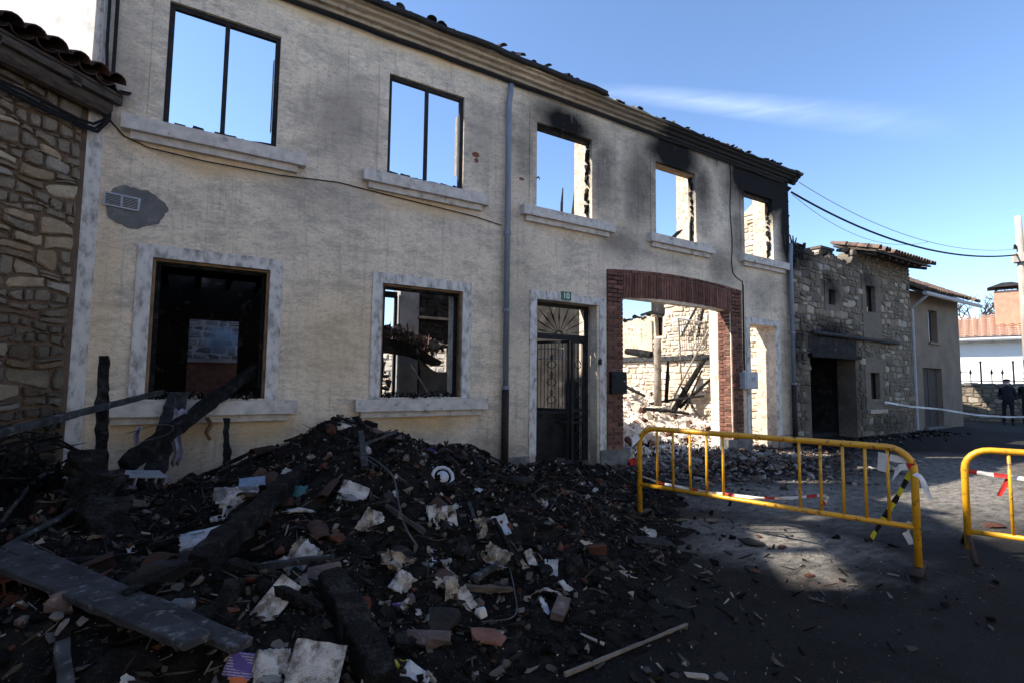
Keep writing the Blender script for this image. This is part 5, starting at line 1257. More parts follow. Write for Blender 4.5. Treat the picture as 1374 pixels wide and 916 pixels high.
ribbon('barrier_tape', [W1(1.0, .86, -.03), W1(1.02, .84, -.05), W1(1.03, .74, -.06), W1(1.04, .66, -.05)], .05, [M['tape_w']], .1, 4, label='white tape shred hanging outside the right post of the left barrier', cat='tape')
ribbon('barrier_tape', [W1(.985, .42, .03), W1(.97, .32, .03), W1(.985, .22, .04)], .06, [M['tape_w']], .1, 5, label='white tape shred tied to the bottom rail at the right post', cat='tape')
ribbon('barrier_tape', [W1(.99, .86, .05), W1(.95, .62, .10), W1(.90, .36, .14), W1(.86, .14, .2)], .05, [M['tape_y'], M['tape_k']], .085, 6, twist=.3, label='yellow and black hazard tape trailing down the left barrier', cat='tape')
ribbon('barrier_tape', [W1(0, .98, -.03), W1(-.02, .9, -.08), W1(-.035, .74, -.06), W1(-.02, .62, -.05)], .11, [M['tape_w'], M['tape_w'], M['tape_r']], .16, 7, label='wad of torn tape on the left post of the left barrier', cat='tape')
ribbon('barrier_tape', [W2(0, .80, -.03), W2(.02, .80, .03), W2(.15, .775, .03), W2(.3, .76, .04), W2(.6, .74, .04), W2(.85, .76, .02)], .045, RW, .12, 8, twist=.3, label='red and white tape strung along the right barrier', cat='tape')
ribbon('barrier_tape', [W2(.13, .79, .03), W2(.12, .7, .05), W2(.10, .58, .07)], .04, RW, .2, 9, label='tape end hanging inside the right barrier', cat='tape')
s = MB(); s.box(W1(.915, .93, .015), (.012, .085, .17), Matrix.Rotation(R(-16), 3, 'Z') @ Matrix.Rotation(R(5), 3, 'X')); s.build('paper_notice', M['tape_w'], label='small white notice fixed on the last bar of the left barrier', cat='notice')
ribbon('barrier_tape', [(18.9, .1, 1.08), (20.5, .0, .92), (22.5, -.15, .80), (25, -.35, .55), (27.5, -.6, .42), (31, -.9, .35)], .07, [M['tape_w']], .3, 10, twist=.25, label='long white tape stretched in front of the far houses', cat='tape')

# ------------------------------------------------------------------ two people at the end of the street
def person(loc, rz, jacket, lab, coat=True, hi=False, hat='flat'):
    t = empty('person', loc, rz, label=lab, cat='person')
    J = [(0, 0, .95), (0, 0, 1.18), (0, 0, 1.40), (0, .0, 1.50), (0, -.01, 1.56),
         (.17, 0, 1.40), (.25, .02, 1.13), (.20, -.16, .98), (-.17, 0, 1.40), (-.25, .02, 1.13), (-.20, -.16, .98),
         (.10, 0, .88), (.11, -.02, .48), (.11, .03, .10), (.11, -.14, .04), (-.10, 0, .88), (-.12, .03, .48), (-.13, .06, .10), (-.13, -.11, .04)]
    E_ = [(0, 1), (1, 2), (2, 3), (3, 4), (2, 5), (5, 6), (6, 7), (2, 8), (8, 9), (9, 10), (0, 11), (11, 12), (12, 13), (13, 14), (0, 15), (15, 16), (16, 17), (17, 18)]
    rad = [.165, .175, .155, .065, .06, .085, .07, .045, .085, .07, .045, .105, .075, .055, .045, .105, .075, .055, .045]
    me = bpy.data.meshes.new('body'); me.from_pydata(J, E_, []); o = link('body', me, t)
    sk = o.modifiers.new('skin', 'SKIN'); sk.use_smooth_shade = True
    for v, r_ in zip(me.skin_vertices[0].data, rad): v.radius = (r_, r_*.85)
    me.skin_vertices[0].data[0].use_root = True
    su = o.modifiers.new('sub', 'SUBSURF'); su.levels = 2; su.render_levels = 2
    me.materials.append(M[jacket])
    def ball(name, c, rx, ry, rz_, mt, z0=-1, par=t):
        s = MB(); n, k = 12, 8; vs = []
        for j in range(k+1):
            th = math.pi*j/k; cz = max(z0, math.cos(th))
            for i in range(n): ph = 2*math.pi*i/n; vs.append((c[0]+rx*math.sin(th)*math.cos(ph), c[1]+ry*math.sin(th)*math.sin(ph), c[2]+rz_*cz))
        s.add(vs, [(j*n+i, j*n+(i+1) % n, (j+1)*n+(i+1) % n, (j+1)*n+i) for j in range(k) for i in range(n)]); return s.build(name, M[mt], par, True)
    hd = ball('head', (0, -.015, 1.655), .078, .095, .118, 'skin')
    ball('nose', (0, -.112, 1.645), .014, .018, .02, 'skin', par=hd)
    for sx in (-1, 1): ball('eye', (sx*.03, -.098, 1.67), .011, .008, .008, 'hat', par=hd); ball('ear', (sx*.08, -.005, 1.65), .012, .022, .032, 'skin', par=hd)
    ball('hair', (0, .012, 1.675), .084, .092, .105, 'hat', -.25, hd)
    ball('face_mask', (0, -.045, 1.612), .068, .075, .05, 'mask')
    if hat == 'flat': ball('cap', (0, -.02, 1.735), .115, .125, .055, 'hat', -.3)
    else:
        ball('cap', (0, -.0, 1.735), .10, .11, .085, 'hat', -.2); ball('cap_peak', (0, -.11, 1.72), .07, .06, .012, 'hat')
    if hi: ball('collar_band', (0, 0, 1.47), .125, .11, .035, 'hivis')
    for sx in (-1, 1):
        h_ = ball('hand', (sx*.20, -.20, .955), .028, .045, .04, 'skin')
        for q in range(4): ball('finger', (sx*.20-.018+q*.012, -.235, .93), .006, .012, .03, 'skin', par=h_)
        ball('thumb', (sx*.17, -.215, .965), .008, .018, .012, 'skin', par=h_)
    return t
person((29.1, -.22, 0), R(-70), 'jacket', 'person in dark jacket, flat cap and pale mask at the street end').scale = (1.08,)*3
person((29.45, -.76, 0), R(-80), 'jacket2', 'person in dark uniform with yellow green collar at the right edge', hi=True, hat='peak').scale = (1.12,)*3

# ------------------------------------------------------------------ the debris heap on the street
def Hm(x, y):
    z = H(x, y); return np.where(y > -.03, -.05, z)
grid_mesh('debris_heap', -4.2, 6.6, -6.6, -.04, .045, Hm, M['heap'], kind='stuff', label='heap of ash, charcoal and burnt rubble in front of the house', cat='rubble heap')
rg = random.Random(81); items = []
def in_house(x, y): return y > -.12 or (x < -1.15 and (x+1.2)*.70-(y+.02)*(.714)*-1 < 0 and False)
n = 0
while n < 15000:
    x, y = rg.uniform(-3.4, 6.4), rg.uniform(-6.4, -.1)
    b = float(H0(x, y))
    if b < .05 and rg.random() > .05+b*6: continue
    if (x-CAM.x)**2+(y-CAM.y)**2 < 2.0: continue
    s_ = .012+.085*rg.random()**3.2
    hz_ = max(0, float(H(x, y)))
    items.append(((x, y, hz_+s_*.12), (rg.gauss(0, .4), rg.gauss(0, .4), rg.random()*6), (s_,)*3, pick_dark(rg), rg.randrange(24))); n += 1
for i in range(5200):      # middling pieces: broken tile, plaster, burnt wood
    x, y = rg.uniform(-2.8, 5.4), rg.uniform(-5.9, -.2); b = float(H0(x, y))
    if b < .10 and rg.random() > .12: continue
    if (x-CAM.x)**2+(y-CAM.y)**2 < 2.6: continue
    s_ = rg.uniform(.03, .085); r_ = rg.random(); v_ = rg.uniform(.5, 1.3)
    c = (.065, .057, .049) if r_ < .42 else (.022, .02, .018) if r_ < .66 else (.14, .124, .107) if r_ < .87 else (.11, .055, .038) if r_ < .93 else (.27, .24, .20)
    items.append(((x, y, max(0, float(H(x, y)))+s_*.2), (rg.gauss(0, .45), rg.gauss(0, .45), rg.random()*6), (s_, s_*rg.uniform(.6, 1.1), s_*rg.uniform(.4, 1)), tuple(q*v_ for q in c), rg.randrange(24)))
for i in range(9000):      # pale flecks of plaster, ash and paper all over the heap
    x, y = rg.uniform(-3.0, 6.0), rg.uniform(-6.2, -.15); b = float(H0(x, y))
    if b < .04 and rg.random() > .3: continue
    if (x-CAM.x)**2+(y-CAM.y)**2 < 2.0: continue
    s_ = .004+.014*rg.random()**2.5; v_ = rg.uniform(.4, 1.2); c = rg.choice(((.32, .30, .27), (.22, .20, .18), (.14, .13, .12), (.40, .39, .37), (.20, .10, .07)))
    items.append(((x, y, max(0, float(H(x, y)))+s_*.5+.012*rg.random()), (rg.random()*6, rg.random()*6, rg.random()*6), (s_,)*3, tuple(q*v_ for q in c), rg.randrange(24)))
for i in range(5200):      # crumbs strewn thinly over the road
    x = rg.uniform(1.0, 13.4) if rg.random() < .5 else rg.uniform(2.2, 7.5); y = rg.uniform(-6.8, -.15) if rg.random() < .5 else rg.uniform(-3.2, -.15)
    if float(H0(x, y)) > .12: continue
    s_ = .005+.022*rg.random()**3+(.05*rg.random()**3 if x > 6 and y > -3 else 0)
    c = rg.choice(((.035, .032, .03), (.06, .055, .05), (.02, .019, .018))) if rg.random() < .6 else rg.choice(((.30, .27, .24), (.20, .18, .16), (.13, .12, .11), (.18, .075, .05)))
    items.append(((x, y, s_*.15), (rg.gauss(0, .3), rg.gauss(0, .3), rg.random()*6), (s_,)*3, c, rg.randrange(24)))
scatter('charred_crumbs', LIB, items, M['attr'], kind='stuff', label='small charred crumbs and ash strewn over the heap and road', cat='debris')
# rubble spilled from the portal on to the road
items = []
NOND = [i for i in range(24) if i % 8 in (0, 1, 2, 4, 6)]
for i in range(2300):
    x = 9.6+rg.gauss(0, 1.9); y = -.15-abs(rg.gauss(0, 1.3))
    if y < -3.6 or x < 6.6 or x > 14: continue
    s_ = rg.uniform(.03, .11) if rg.random() < .9 else rg.uniform(.1, .2)
    c = rg.choice(((.17, .155, .14), (.11, .10, .095), (.22, .20, .18), (.07, .065, .06), (.16, .085, .06), (.30, .28, .26))); v_ = rg.uniform(.6, 1.2); c = tuple(v*v_ for v in c)
    z = max(0, .16*math.exp(-((x-9.8)/1.6)**2-((y+.9)/1.0)**2))
    items.append(((x, y, z+s_*.12), (rg.uniform(-.5, .5), rg.uniform(-.5, .5), rg.random()*6), (s_,)*3, c, rg.choice(NOND)))
for i in range(420):
    x = rg.uniform(13.6, 22.5); y = .2-abs(rg.gauss(0, .55)); s_ = rg.uniform(.04, .16)
    items.append(((x, y, s_*.12), (rg.uniform(-.5, .5), rg.uniform(-.5, .5), rg.random()*6), (s_,)*3, pick_dark(rg), rg.choice(NOND)))
scatter('spilled_rubble', LIB, items, M['attr'], kind='stuff', label='grey rubble spilled on the road in front of portal and stone house', cat='rubble')

# larger charred pieces one can pick out
CHB = [hull_mesh('charred_chunk', rg, (.26, .2, .14), M['char'], 13) for i in range(8)]
CHS = [hull_mesh('charred_slab', rg, (.34, .22, .06), M['slab'], 13) for i in range(5)]
CHR = [hull_mesh('brick_fragment', rg, (.17, .11, .075), M['redclay'], 13) for i in range(4)]
CHG = [hull_mesh('grey_stone', rg, (.20, .16, .12), M['pinkstone'], 13) for i in range(5)]
def where(p):
    if p.y > -1.2: return 'between the heap and the house wall'
    if p.x < -.3: return 'in the dark left part of the heap'
    if p.x > 3.0: return 'in the thin debris right of the heap'
    if p.y < -3.5: return 'low on the front of the heap'
    return 'on the upper face of the heap'
def on_heap(rg, lo=.10):
    while True:
        x, y = rg.uniform(-2.6, 5.8), rg.uniform(-5.9, -.35)
        if float(H0(x, y)) > lo and (x-CAM.x)**2+(y-CAM.y)**2 > 3.2: return Vector((x, y, max(0, float(H(x, y)))))
for lib_, cnt, nm, lab, cat_, grp, sc0, sc1 in ((CHB, 110, 'charred_chunk', 'black charred chunk lying', 'chunk', 'charred chunks in the debris heap', .28, .85),
        (CHS, 44, 'charred_slab', 'flat dark slab fragment lying', 'slab', 'slab fragments in the debris heap', .35, .8),
        (CHR, 34, 'brick_fragment', 'broken reddish brick fragment lying', 'brick', 'brick fragments in the debris heap', .35, .85),
        (CHG, 30, 'grey_stone', 'dusty grey stone lying', 'stone', 'dusty stones in the debris heap', .25, .6)):
    for i in range(cnt):
        p = on_heap(rg, .14); d = rg.uniform(sc0, sc1); nn = norm_at(p)
        q = nn.to_track_quat('Z', 'Y').to_euler(); e = Matrix(Euler(q).to_matrix()) @ Matrix(Euler((rg.uniform(-.5, .5), rg.uniform(-.5, .5), rg.random()*6)).to_matrix())
        o = link(nm, rg.choice(lib_), None, p+nn*.03*d, e.to_euler(), (d, d*rg.uniform(.7, 1.2), d)); tag(o, lab+' '+where(p), cat_, grp)
def rough_beam(p, q, w_, h_, rg, j=.02, seg=9, taper=1.0):
    seg = int(seg*1.8)
    """sawn or burnt timber between two points, origin at its middle"""
    p, q = Vector(p), Vector(q); c = (p+q)/2; d = (q-p).normalized(); sd_ = d.cross(Vector((0, 0, 1)))
    if sd_.length < .1: sd_ = Vector((1, 0, 0))
    sd_.normalize(); up = sd_.cross(d); s = MB(); n = 8
    for i in range(seg+1):
        f = i/seg; b = p.lerp(q, f)-c; k = 1+(taper-1)*f
        if i in (0, seg): k *= .93
        for a_, b_ in ((-1, -.86), (-.86, -1), (.86, -1), (1, -.86), (1, .86), (.86, 1), (-.86, 1), (-1, .86)):
            q_ = b+sd_*(a_*w_/2)+up*(b_*h_/2); nz_ = mnoise.noise((q_+c)*9)*j*2.2+mnoise.noise((q_+c)*31)*j*.9
            s.v.append(tuple(b+sd_*(a_*(w_/2*k+nz_))+up*(b_*(h_/2*k+nz_))+d*rg.uniform(-.3, .3)*j))
    for i in range(seg):
        for a_ in range(n): s.f.append((i*n+a_, i*n+(a_+1) % n, (i+1)*n+(a_+1) % n, (i+1)*n+a_)); s.mi.append(0)
    s.f += [tuple(range(n)), tuple(seg*n+i for i in range(n))]; s.mi += [0, 0]
    return s, c
def beam(name, p, q, w_, h_, mt, lab, cat='beam', j=.012, taper=1.0, seg=9):
    s, c = rough_beam(p, q, w_, h_, rg, j, seg, taper); o = link(name, s.mesh(name, M[mt])); o.location = c; return tag(o, lab, cat)
SF = lambda px, py, up=.05: at(px, py)+Vector((0, 0, up))
for i in range(30):
    p = on_heap(rg, .18); o = link('tile_shard', TILE, None, p+Vector((0, 0, .02)), (rg.uniform(-.7, .7), rg.uniform(-.9, .9), rg.random()*6), (rg.uniform(.8, 1.2), rg.uniform(.25, .6), rg.uniform(.7, 1.1)))
    tag(o, 'broken curved roof tile lying '+where(p), 'tile', 'broken roof tiles in the debris heap')
for i in range(46):     # loose charred laths all over the heap
    p = on_heap(rg, .15); a = rg.random()*6; L = rg.uniform(.12, .34); d = Vector((math.cos(a), math.sin(a), 0))
    q0, q1 = p-d*L, p+d*L; q0.z = float(H(q0.x, q0.y))+.03+rg.random()*.04; q1.z = float(H(q1.x, q1.y))+.03+rg.random()*.05
    o = beam('charred_lath', q0, q1, rg.uniform(.025, .06), rg.uniform(.02, .04), 'char' if rg.random() < .7 else 'greywood', 'short burnt lath lying loose '+where(p), 'lath', .006, seg=5); o['group'] = 'burnt laths in the debris heap'

# named timbers
beam('charred_post', (-.70, -1.2, .2), (-.76, -1.2, 1.84), .125, .12, 'char', 'upright black charred post in front of the left lower window', 'post', .011, .62, 14)
beam('charred_post', (.45, -.30, .25), (.385, -.26, 1.13), .10, .09, 'char', 'short black charred post leaning on the wall below the left window', 'post', .016, .55, 9)
beam('window_beam', (-.55, -1.05, .72), (.78, .28, 1.80), .15, .15, 'char', 'thick charred beam sticking out of the left lower window', 'beam', .009, .8, 14)
beam('grey_pole', (-1.25, -2.85, 1.20), (-.30, -.32, 1.46), .055, .055, 'greywood', 'long grey pole slanting from the left edge to the window sill', 'pole', .002, 1.0, 12)
beam('charred_board', (-.32, -.55, .55), (-.13, -.18, 1.45), .24, .03, 'greywood', 'scorched board leaning on the sill under the grey pole', 'board', .01)
beam('heavy_beam', SF(268, 768), SF(405, 640, .07), .15, .14, 'char', 'heavy charred beam lying up the left slope of the heap', 'beam', .015, .85, 14)
beam('charred_beam', SF(440, 785, .06), SF(515, 930, .06), .15, .12, 'char', 'charred beam lying down the front of the heap at bottom centre', 'beam', .012, 1.0, 12)
beam('grey_plank', at(-40, 782)+Vector((0, 0, .20)), at(262, 936)+Vector((0, 0, .24)), .14, .035, 'greywood', 'wide grey plank across the bottom left corner, lower of two', 'plank', .004, 1, 10)
beam('grey_plank', at(10, 776)+Vector((0, 0, .20)), at(322, 934)+Vector((0, 0, .22)), .11, .035, 'greywood', 'grey plank across the bottom left corner, upper of two', 'plank', .004, 1, 10)
beam('wooden_rod', SF(633, 786), SF(684, 757), .045, .045, 'greywood', 'short grey rod lying on the right flank of the heap', 'rod', .005, 1, 6)
beam('wooden_stick', at(758, 912)+Vector((0, 0, .03)), at(922, 843)+Vector((0, 0, .03)), .022, .02, 'stick', 'long pale stick on the ground at bottom centre right', 'stick', .0016, .7, 10)
beam('wooden_board', SF(625, 797), SF(688, 800), .06, .03, 'eavewood', 'splintered brown board below the short grey rod', 'board', .008, 1, 6)
beam('charred_board', at(850, 728)+Vector((0, 0, .03)), at(905, 735)+Vector((0, 0, .03)), .22, .035, 'slab', 'flat burnt panel lying on the road near the left barrier', 'board', .012, 1, 6)
beam('wooden_stick', SF(480, 618), SF(545, 655), .022, .02, 'greywood', 'thin grey batten lying high on the face of the heap', 'stick', .004)
beam('charred_beam', SF(250, 868, .06), SF(318, 800, .06), .09, .08, 'char', 'black burnt joist in the dark hollow at bottom left', 'beam', .012)
beam('charred_beam', SF(350, 790, .04), SF(430, 830, .05), .05, .05, 'char', 'thin burnt joist crossing beside the rolled magazine', 'beam', .008)
beam('charred_beam', SF(640, 640, .04), SF(705, 655, .05), .07, .06, 'char', 'burnt timber at the right shoulder of the heap near the downpipe', 'beam', .01)
# the big burnt mass in front of the post: a toppled, carbonised tree-like trunk
beam('burnt_stump', (-.72, -2.15, .95), (-.38, -2.9, .12), .24, .22, 'char', 'blackened burnt stump standing in the left debris', 'stump', .045, 1.2, 18)
def catmull(P_, n=6):
    P_ = [Vector(p) for p in P_]; Q = [P_[0]*2-P_[1]]+P_+[P_[-1]*2-P_[-2]]; out_ = []
    for i in range(1, len(Q)-2):
        a, b, c, d = Q[i-1:i+3]
        for k in range(n):
            t = k/n; out_.append(.5*((2*b)+(c-a)*t+(2*a-5*b+4*c-d)*t*t+(3*b-a-3*c+d)*t**3))
    return out_+[P_[-1]]
def tube_thing(name, pts, r_, mt, lab, cat):
    P_ = catmull(pts); c = sum(P_, Vector())/len(P_); s = MB(); s.tube([p-c for p in P_], r_, 6); o = link(name, s.mesh(name, M[mt], True)); o.location = c; return tag(o, lab, cat)
tube_thing('bent_pipe', [SF(0, 712), SF(22, 690, .1), SF(60, 662, .18), SF(100, 655, .2), SF(140, 658, .2)], .018, 'greywood', 'bent grey pipe arching over the debris at the left edge', 'pipe')
tube_thing('bent_pipe', [SF(5, 745, .05), SF(40, 730, .08), SF(80, 712, .1), SF(112, 692, .12)], .02, 'greywood', 'short bent grey pipe below the arching one at left', 'pipe')
tube_thing('hose', [SF(482, 616), SF(500, 622), SF(522, 640), SF(530, 655), SF(536, 690), SF(545, 718), SF(560, 738, .03)], .0085, 'wiregrey', 'thin grey hose running down the face of the heap', 'hose')
tube_thing('wire', [SF(738, 690), SF(752, 674, .1), SF(770, 672, .12), SF(785, 684, .08), SF(795, 700)], .004, 'wiregrey', 'thin wire loop on the ground right of the heap', 'wire')
tube_thing('wire', [SF(645, 838, .02), SF(690, 832, .03), SF(690, 800, .05), SF(683, 765, .04)], .0045, 'wiregrey', 'bent wire below the short grey rod', 'wire')
tube_thing('wire', [SF(195, 885, .05), SF(213, 855, .08), SF(218, 840, .1), SF(245, 842, .06)], .0035, 'wiregrey', 'pale wire curled in the dark hollow at bottom left', 'wire')
tube_thing('wire', [(-.55, -1.0, 1.05), (-.3, -.9, 1.12), (-.16, -.85, 1.1), (-.2, -.9, 1.02), (-.45, -1.0, .95)], .004, 'wiregrey', 'pale wire loop beside the upright charred post', 'wire')
# tangle of burnt twigs by the stone wall
tw = empty('burnt_tangle', (-1.55, -1.2, .5), label='tangle of burnt black twigs against the stone house', cat='twigs')
for i in range(110):
    p = Vector((rg.uniform(-.75, .55), rg.uniform(-.75, .6), rg.uniform(0, .55))); d = Vector((rg.gauss(0, 1), rg.gauss(0, 1), rg.gauss(0, .45))).normalized()*rg.uniform(.15, .4)
    s = MB(); s.tube([p-d, p+Vector((rg.gauss(0, .05), rg.gauss(0, .05), .06)), p+d], [.012, .010, .003], 4); s.build('twig', M['char'], tw)
items = []
for i in range(700):
    x, y = rg.uniform(-2.6, -.85), rg.uniform(-2.2, -.2); s_ = rg.uniform(.03, .15)
    items.append(((x, y, float(H(x, y))+rg.random()**2*.55*math.exp(-((x+1.6)/.6)**2)), (rg.random()*6, rg.random()*6, rg.random()*6), (s_,)*3, tuple(c*.8 for c in BLACK), rg.randrange(24)))
scatter('charcoal_bank', LIB, items, M['attr'], kind='stuff', label='bank of charcoal against the stone house at left', cat='debris')

# sheets of paper, books, rags
def frame_at(px, py, face, ang, lift=.03):
    """axes for something lying on the debris, turned towards the street by 'face', rolled by ang"""
    p = at(px, py); n = norm_at(p); tc_ = (CAM-p).normalized(); z = (n*(1-face)+tc_*face).normalized()
    x = (_r-z*_r.dot(z)).normalized(); y = z.cross(x); a = R(ang); x, y = x*math.cos(a)+y*math.sin(a), y*math.cos(a)-x*math.sin(a)
    m_ = Matrix((x, y, z)).transposed().to_4x4(); m_.translation = p+z*lift; return m_, (p-CAM).length
def paper(name, lab, cat, px, py, wpx, hpx, ang, mt, face=.55, curl=.12, leaves=1, ragged=.12, seed=0, fan=0.0, lift=.02):
    m_, dist = frame_at(px, py, face, ang, lift); w_, h_ = .92*wpx*dist/690, .92*hpx*dist/690; rg = random.Random(seed+int(px)*7+int(py))
    root = None
    for L in range(leaves):
        s = MB(); nu, nv = 12, 10; ph = rg.random()*6; c2 = curl*rg.uniform(.6, 1.25); gone = [(rg.choice((-.5, .5))*rg.uniform(.8, 1.1), rg.uniform(-.6, .6), rg.uniform(.12, .34)) for _ in range(3 if ragged >= .1 else 1)]
        for j in range(nv+1):
            for i in range(nu+1):
                u, v = i/nu-.5, j/nv-.5
                e = 1-(ragged*rg.random() if (i in (0, nu) or j in (0, nv)) else 0)
                z = c2*w_*(math.sin(u*3.4+ph)*.5+4*u*u*(.6 if L % 2 else -.4)+.35*math.sin(v*4.4+ph*2)+.10*math.sin(u*17+v*11+ph))
                z += L*(.010+fan*abs(u+.5)*w_)
                s.v.append((u*w_*e+L*.004, v*h_*e, z))
        for j in range(nv):
            for i in range(nu):
                if any(math.hypot((i+.5)/nu-.5-gx, (j+.5)/nv-.5-gy)+rg.uniform(-.05, .05) < gr for gx, gy, gr in gone): continue
                s.f.append((j*(nu+1)+i, j*(nu+1)+i+1, (j+1)*(nu+1)+i+1, (j+1)*(nu+1)+i)); s.mi.append(0)
        me = s.mesh(name, M[mt] if L == leaves-1 or L == 0 else M['paper3'], True)
        o = link(name if L == 0 else 'leaf', me, root)
        sm_ = o.modifiers.new('thick', 'SOLIDIFY'); sm_.thickness = .003
        if L == 0: o.matrix_world = m_; root = o; tag(o, lab, cat)
    return root
def book(name, lab, px, py, wpx, hpx, ang, th, cover, face=.6, wavy=.01):
    m_, dist = frame_at(px, py, face, ang, .05); w_, h_ = wpx*dist/690, hpx*dist/690; t = empty(name, label=lab, cat='book'); t.matrix_world = m_
    s = MB(); n = 12
    for i in range(n+1):
        u = i/n-.5; zz = wavy*math.sin(u*14)
        for (v, z) in ((-.5, 0), (.5, 0), (.5, th), (-.5, th)): s.v.append((u*w_*.97, v*h_*.97, z+zz))
    for i in range(n):
        for q in range(4): s.f.append((i*4+q, i*4+(q+1) % 4, i*4+4+(q+1) % 4, i*4+4+q)); s.mi.append(0)
    s.f += [(0, 1, 2, 3), (n*4, n*4+1, n*4+2, n*4+3)]; s.mi += [0, 0]
    s.build('page_block', M['paper'], t)
    s = MB(); s.box((0, 0, -.006), (w_, h_, .008)); s.build('cover', M[cover], t)
    return t
paper('paper_sheet', 'large white printed sheet on the left slope under the blue leaflet', 'paper', 316, 676, 52, 44, 14, 'paper2', .6, .06, 2, .1, 1)
paper('leaflet', 'blue grey leaflet lying on the large white sheet', 'leaflet', 341, 660, 34, 32, 14, 'blueleaf', .6, .03, 2, .03, 2, lift=.07)
paper('paper_strip', 'long white catalogue strip with small pictures below the blue leaflet', 'paper', 292, 718, 82, 22, 28, 'paper4', .6, .08, 2, .1, 3)
paper('paper_sheet', 'white pointed sheet at the foot of the left wall slope', 'paper', 390, 640, 32, 22, -20, 'sheet', .6, .1, 1, .25, 4)
paper('plastic_scrap', 'teal plastic scrap below the pointed white sheet', 'plastic', 403, 664, 20, 26, 10, 'teal', .5, .15, 1, .25, 5)
paper('paper_sheet', 'curved white sheet edge sticking out under the teal scrap', 'paper', 398, 687, 48, 9, 12, 'sheet', .5, .2, 1, .1, 6)
paper('magazine', 'open magazine with torn cover in the middle of the heap front', 'magazine', 405, 752, 44, 44, -30, 'paper2', .6, .16, 4, .2, 7, .05)
paper('board_piece', 'speckled grey board lying under the open magazine', 'board', 432, 776, 50, 34, 22, 'pinkstone', .65, .02, 1, .06, 8)
book('magazine', 'scorched rolled magazine standing on end near bottom left', 362, 818, 26, 66, -26, .03, 'paper3', .7, .004)
paper('brochure', 'purple and orange printed brochure at the bottom edge', 'brochure', 324, 903, 40, 40, -3, 'purple', .75, .06, 2, .06, 9)
paper('paper_sheet', 'charred printed page with black box at the bottom edge', 'paper', 364, 900, 42, 46, 6, 'paper2', .75, .1, 2, .25, 10)
book('thick_book', 'thick swollen book with wavy pages at the bottom edge', 421, 898, 54, 46, -4, .07, 'paper3', .75, .012)
paper('newspaper', 'newspaper scrap with a picture on the upper heap', 'newspaper', 474, 662, 40, 28, -14, 'paper2', .6, .1, 2, .15, 11)
paper('book_page', 'white book page lying open in the middle of the heap', 'paper', 497, 702, 30, 34, -24, 'paper', .6, .12, 3, .1, 12, .05)
for k, (px, py, w_, h_, a_) in enumerate(((580, 695, 14, 36, 12), (590, 700, 12, 40, 10), (603, 700, 20, 44, 14))):
    paper('curled_page', ('narrow curled page, leftmost of three upright pages on the heap', 'brownish curled page in the middle of three upright pages', 'broad white page, rightmost of three upright pages')[k], 'paper', px, py, w_, h_, a_, ('paper', 'paper3', 'paper')[k], .75, .35, 2, .12, 13+k)
paper('scorched_page', 'brown scorched page right of the three upright pages', 'paper', 645, 710, 18, 32, 12, 'paper3', .7, .3, 2, .2, 17)
paper('scorched_page', 'coloured scorched page below the right shoulder of the heap', 'paper', 671, 706, 24, 30, 20, 'paper4', .7, .25, 2, .15, 18)
paper('crumpled_page', 'crumpled pale page, upper of two in the heap front', 'paper', 533, 756, 44, 24, -14, 'paper3', .6, .3, 2, .25, 19)
paper('crumpled_page', 'crumpled printed page, lower of two in the heap front', 'paper', 539, 782, 30, 28, -24, 'paper', .6, .3, 3, .2, 20)
paper('torn_page', 'tall white torn page on the right foot of the heap', 'paper', 714, 755, 12, 36, 22, 'paper', .75, .3, 2, .2, 21)
paper('torn_page', 'narrow torn page left of the tall white one', 'paper', 706, 762, 10, 28, 34, 'paper3', .75, .3, 1, .2, 22)
paper('pamphlet', 'small coloured pamphlet standing at the right foot of the heap', 'pamphlet', 739, 764, 18, 26, -4, 'paper4', .8, .2, 2, .08, 23)
paper('paper_strip', 'arched white strip of paper at the right foot of the heap', 'paper', 732, 797, 44, 10, 2, 'sheet', .5, .35, 1, .1, 24)
paper('paper_strip', 'curled white strip right of the arched one', 'paper', 764, 792, 12, 34, 36, 'sheet', .6, .35, 1, .15, 25)
paper('paper_strip', 'hanging paper strip below the arched one', 'paper', 730, 816, 12, 28, 16, 'paper4', .7, .3, 1, .15, 26)
paper('grey_page', 'grey folded page between white scraps in the heap front', 'paper', 604, 794, 20, 40, 4, 'paper3', .7, .3, 2, .1, 27)
paper('white_page', 'white torn page right of the grey folded page', 'paper', 622, 806, 20, 32, 38, 'paper', .7, .2, 2, .15, 28)
paper('white_page', 'small white page left of the grey folded page', 'paper', 589, 784, 18, 14, -20, 'sheet', .7, .2, 1, .15, 29)
paper('magazine', 'crumpled white magazine on the right flank of the heap', 'magazine', 662, 747, 40, 26, -30, 'paper', .6, .35, 4, .3, 30, .1)
paper('wrapper', 'purple printed wrapper in the lower heap', 'wrapper', 529, 820, 22, 20, 10, 'purple', .7, .3, 1, .08, 31)
paper('page_scrap', 'white scrap curling above the purple wrapper', 'paper', 546, 812, 18, 14, 40, 'sheet', .6, .3, 1, .2, 32)
paper('yellow_scrap', 'torn yellow plastic scrap near the bottom edge', 'plastic', 537, 895, 24, 18, 10, 'yellowbit', .6, .25, 1, .35, 33)
paper('white_page', 'white page corner at the bottom edge right of the yellow scrap', 'paper', 556, 908, 34, 22, -28, 'paper4', .7, .06, 2, .05, 34)
paper('rag', 'blue rag on the right shoulder of the heap', 'rag', 579, 605, 14, 13, 0, 'bluerag', .6, .4, 1, .3, 35)
paper('paper_scrap', 'pale scrap next to the red brick on top of the heap', 'paper', 464, 572, 26, 12, 6, 'sheet', .6, .25, 1, .2, 36)
paper('paper_scrap', 'ash white paper scrap on the road beside the heap', 'paper', 865, 715, 34, 16, -18, 'sheet', .3, .2, 1, .3, 37)
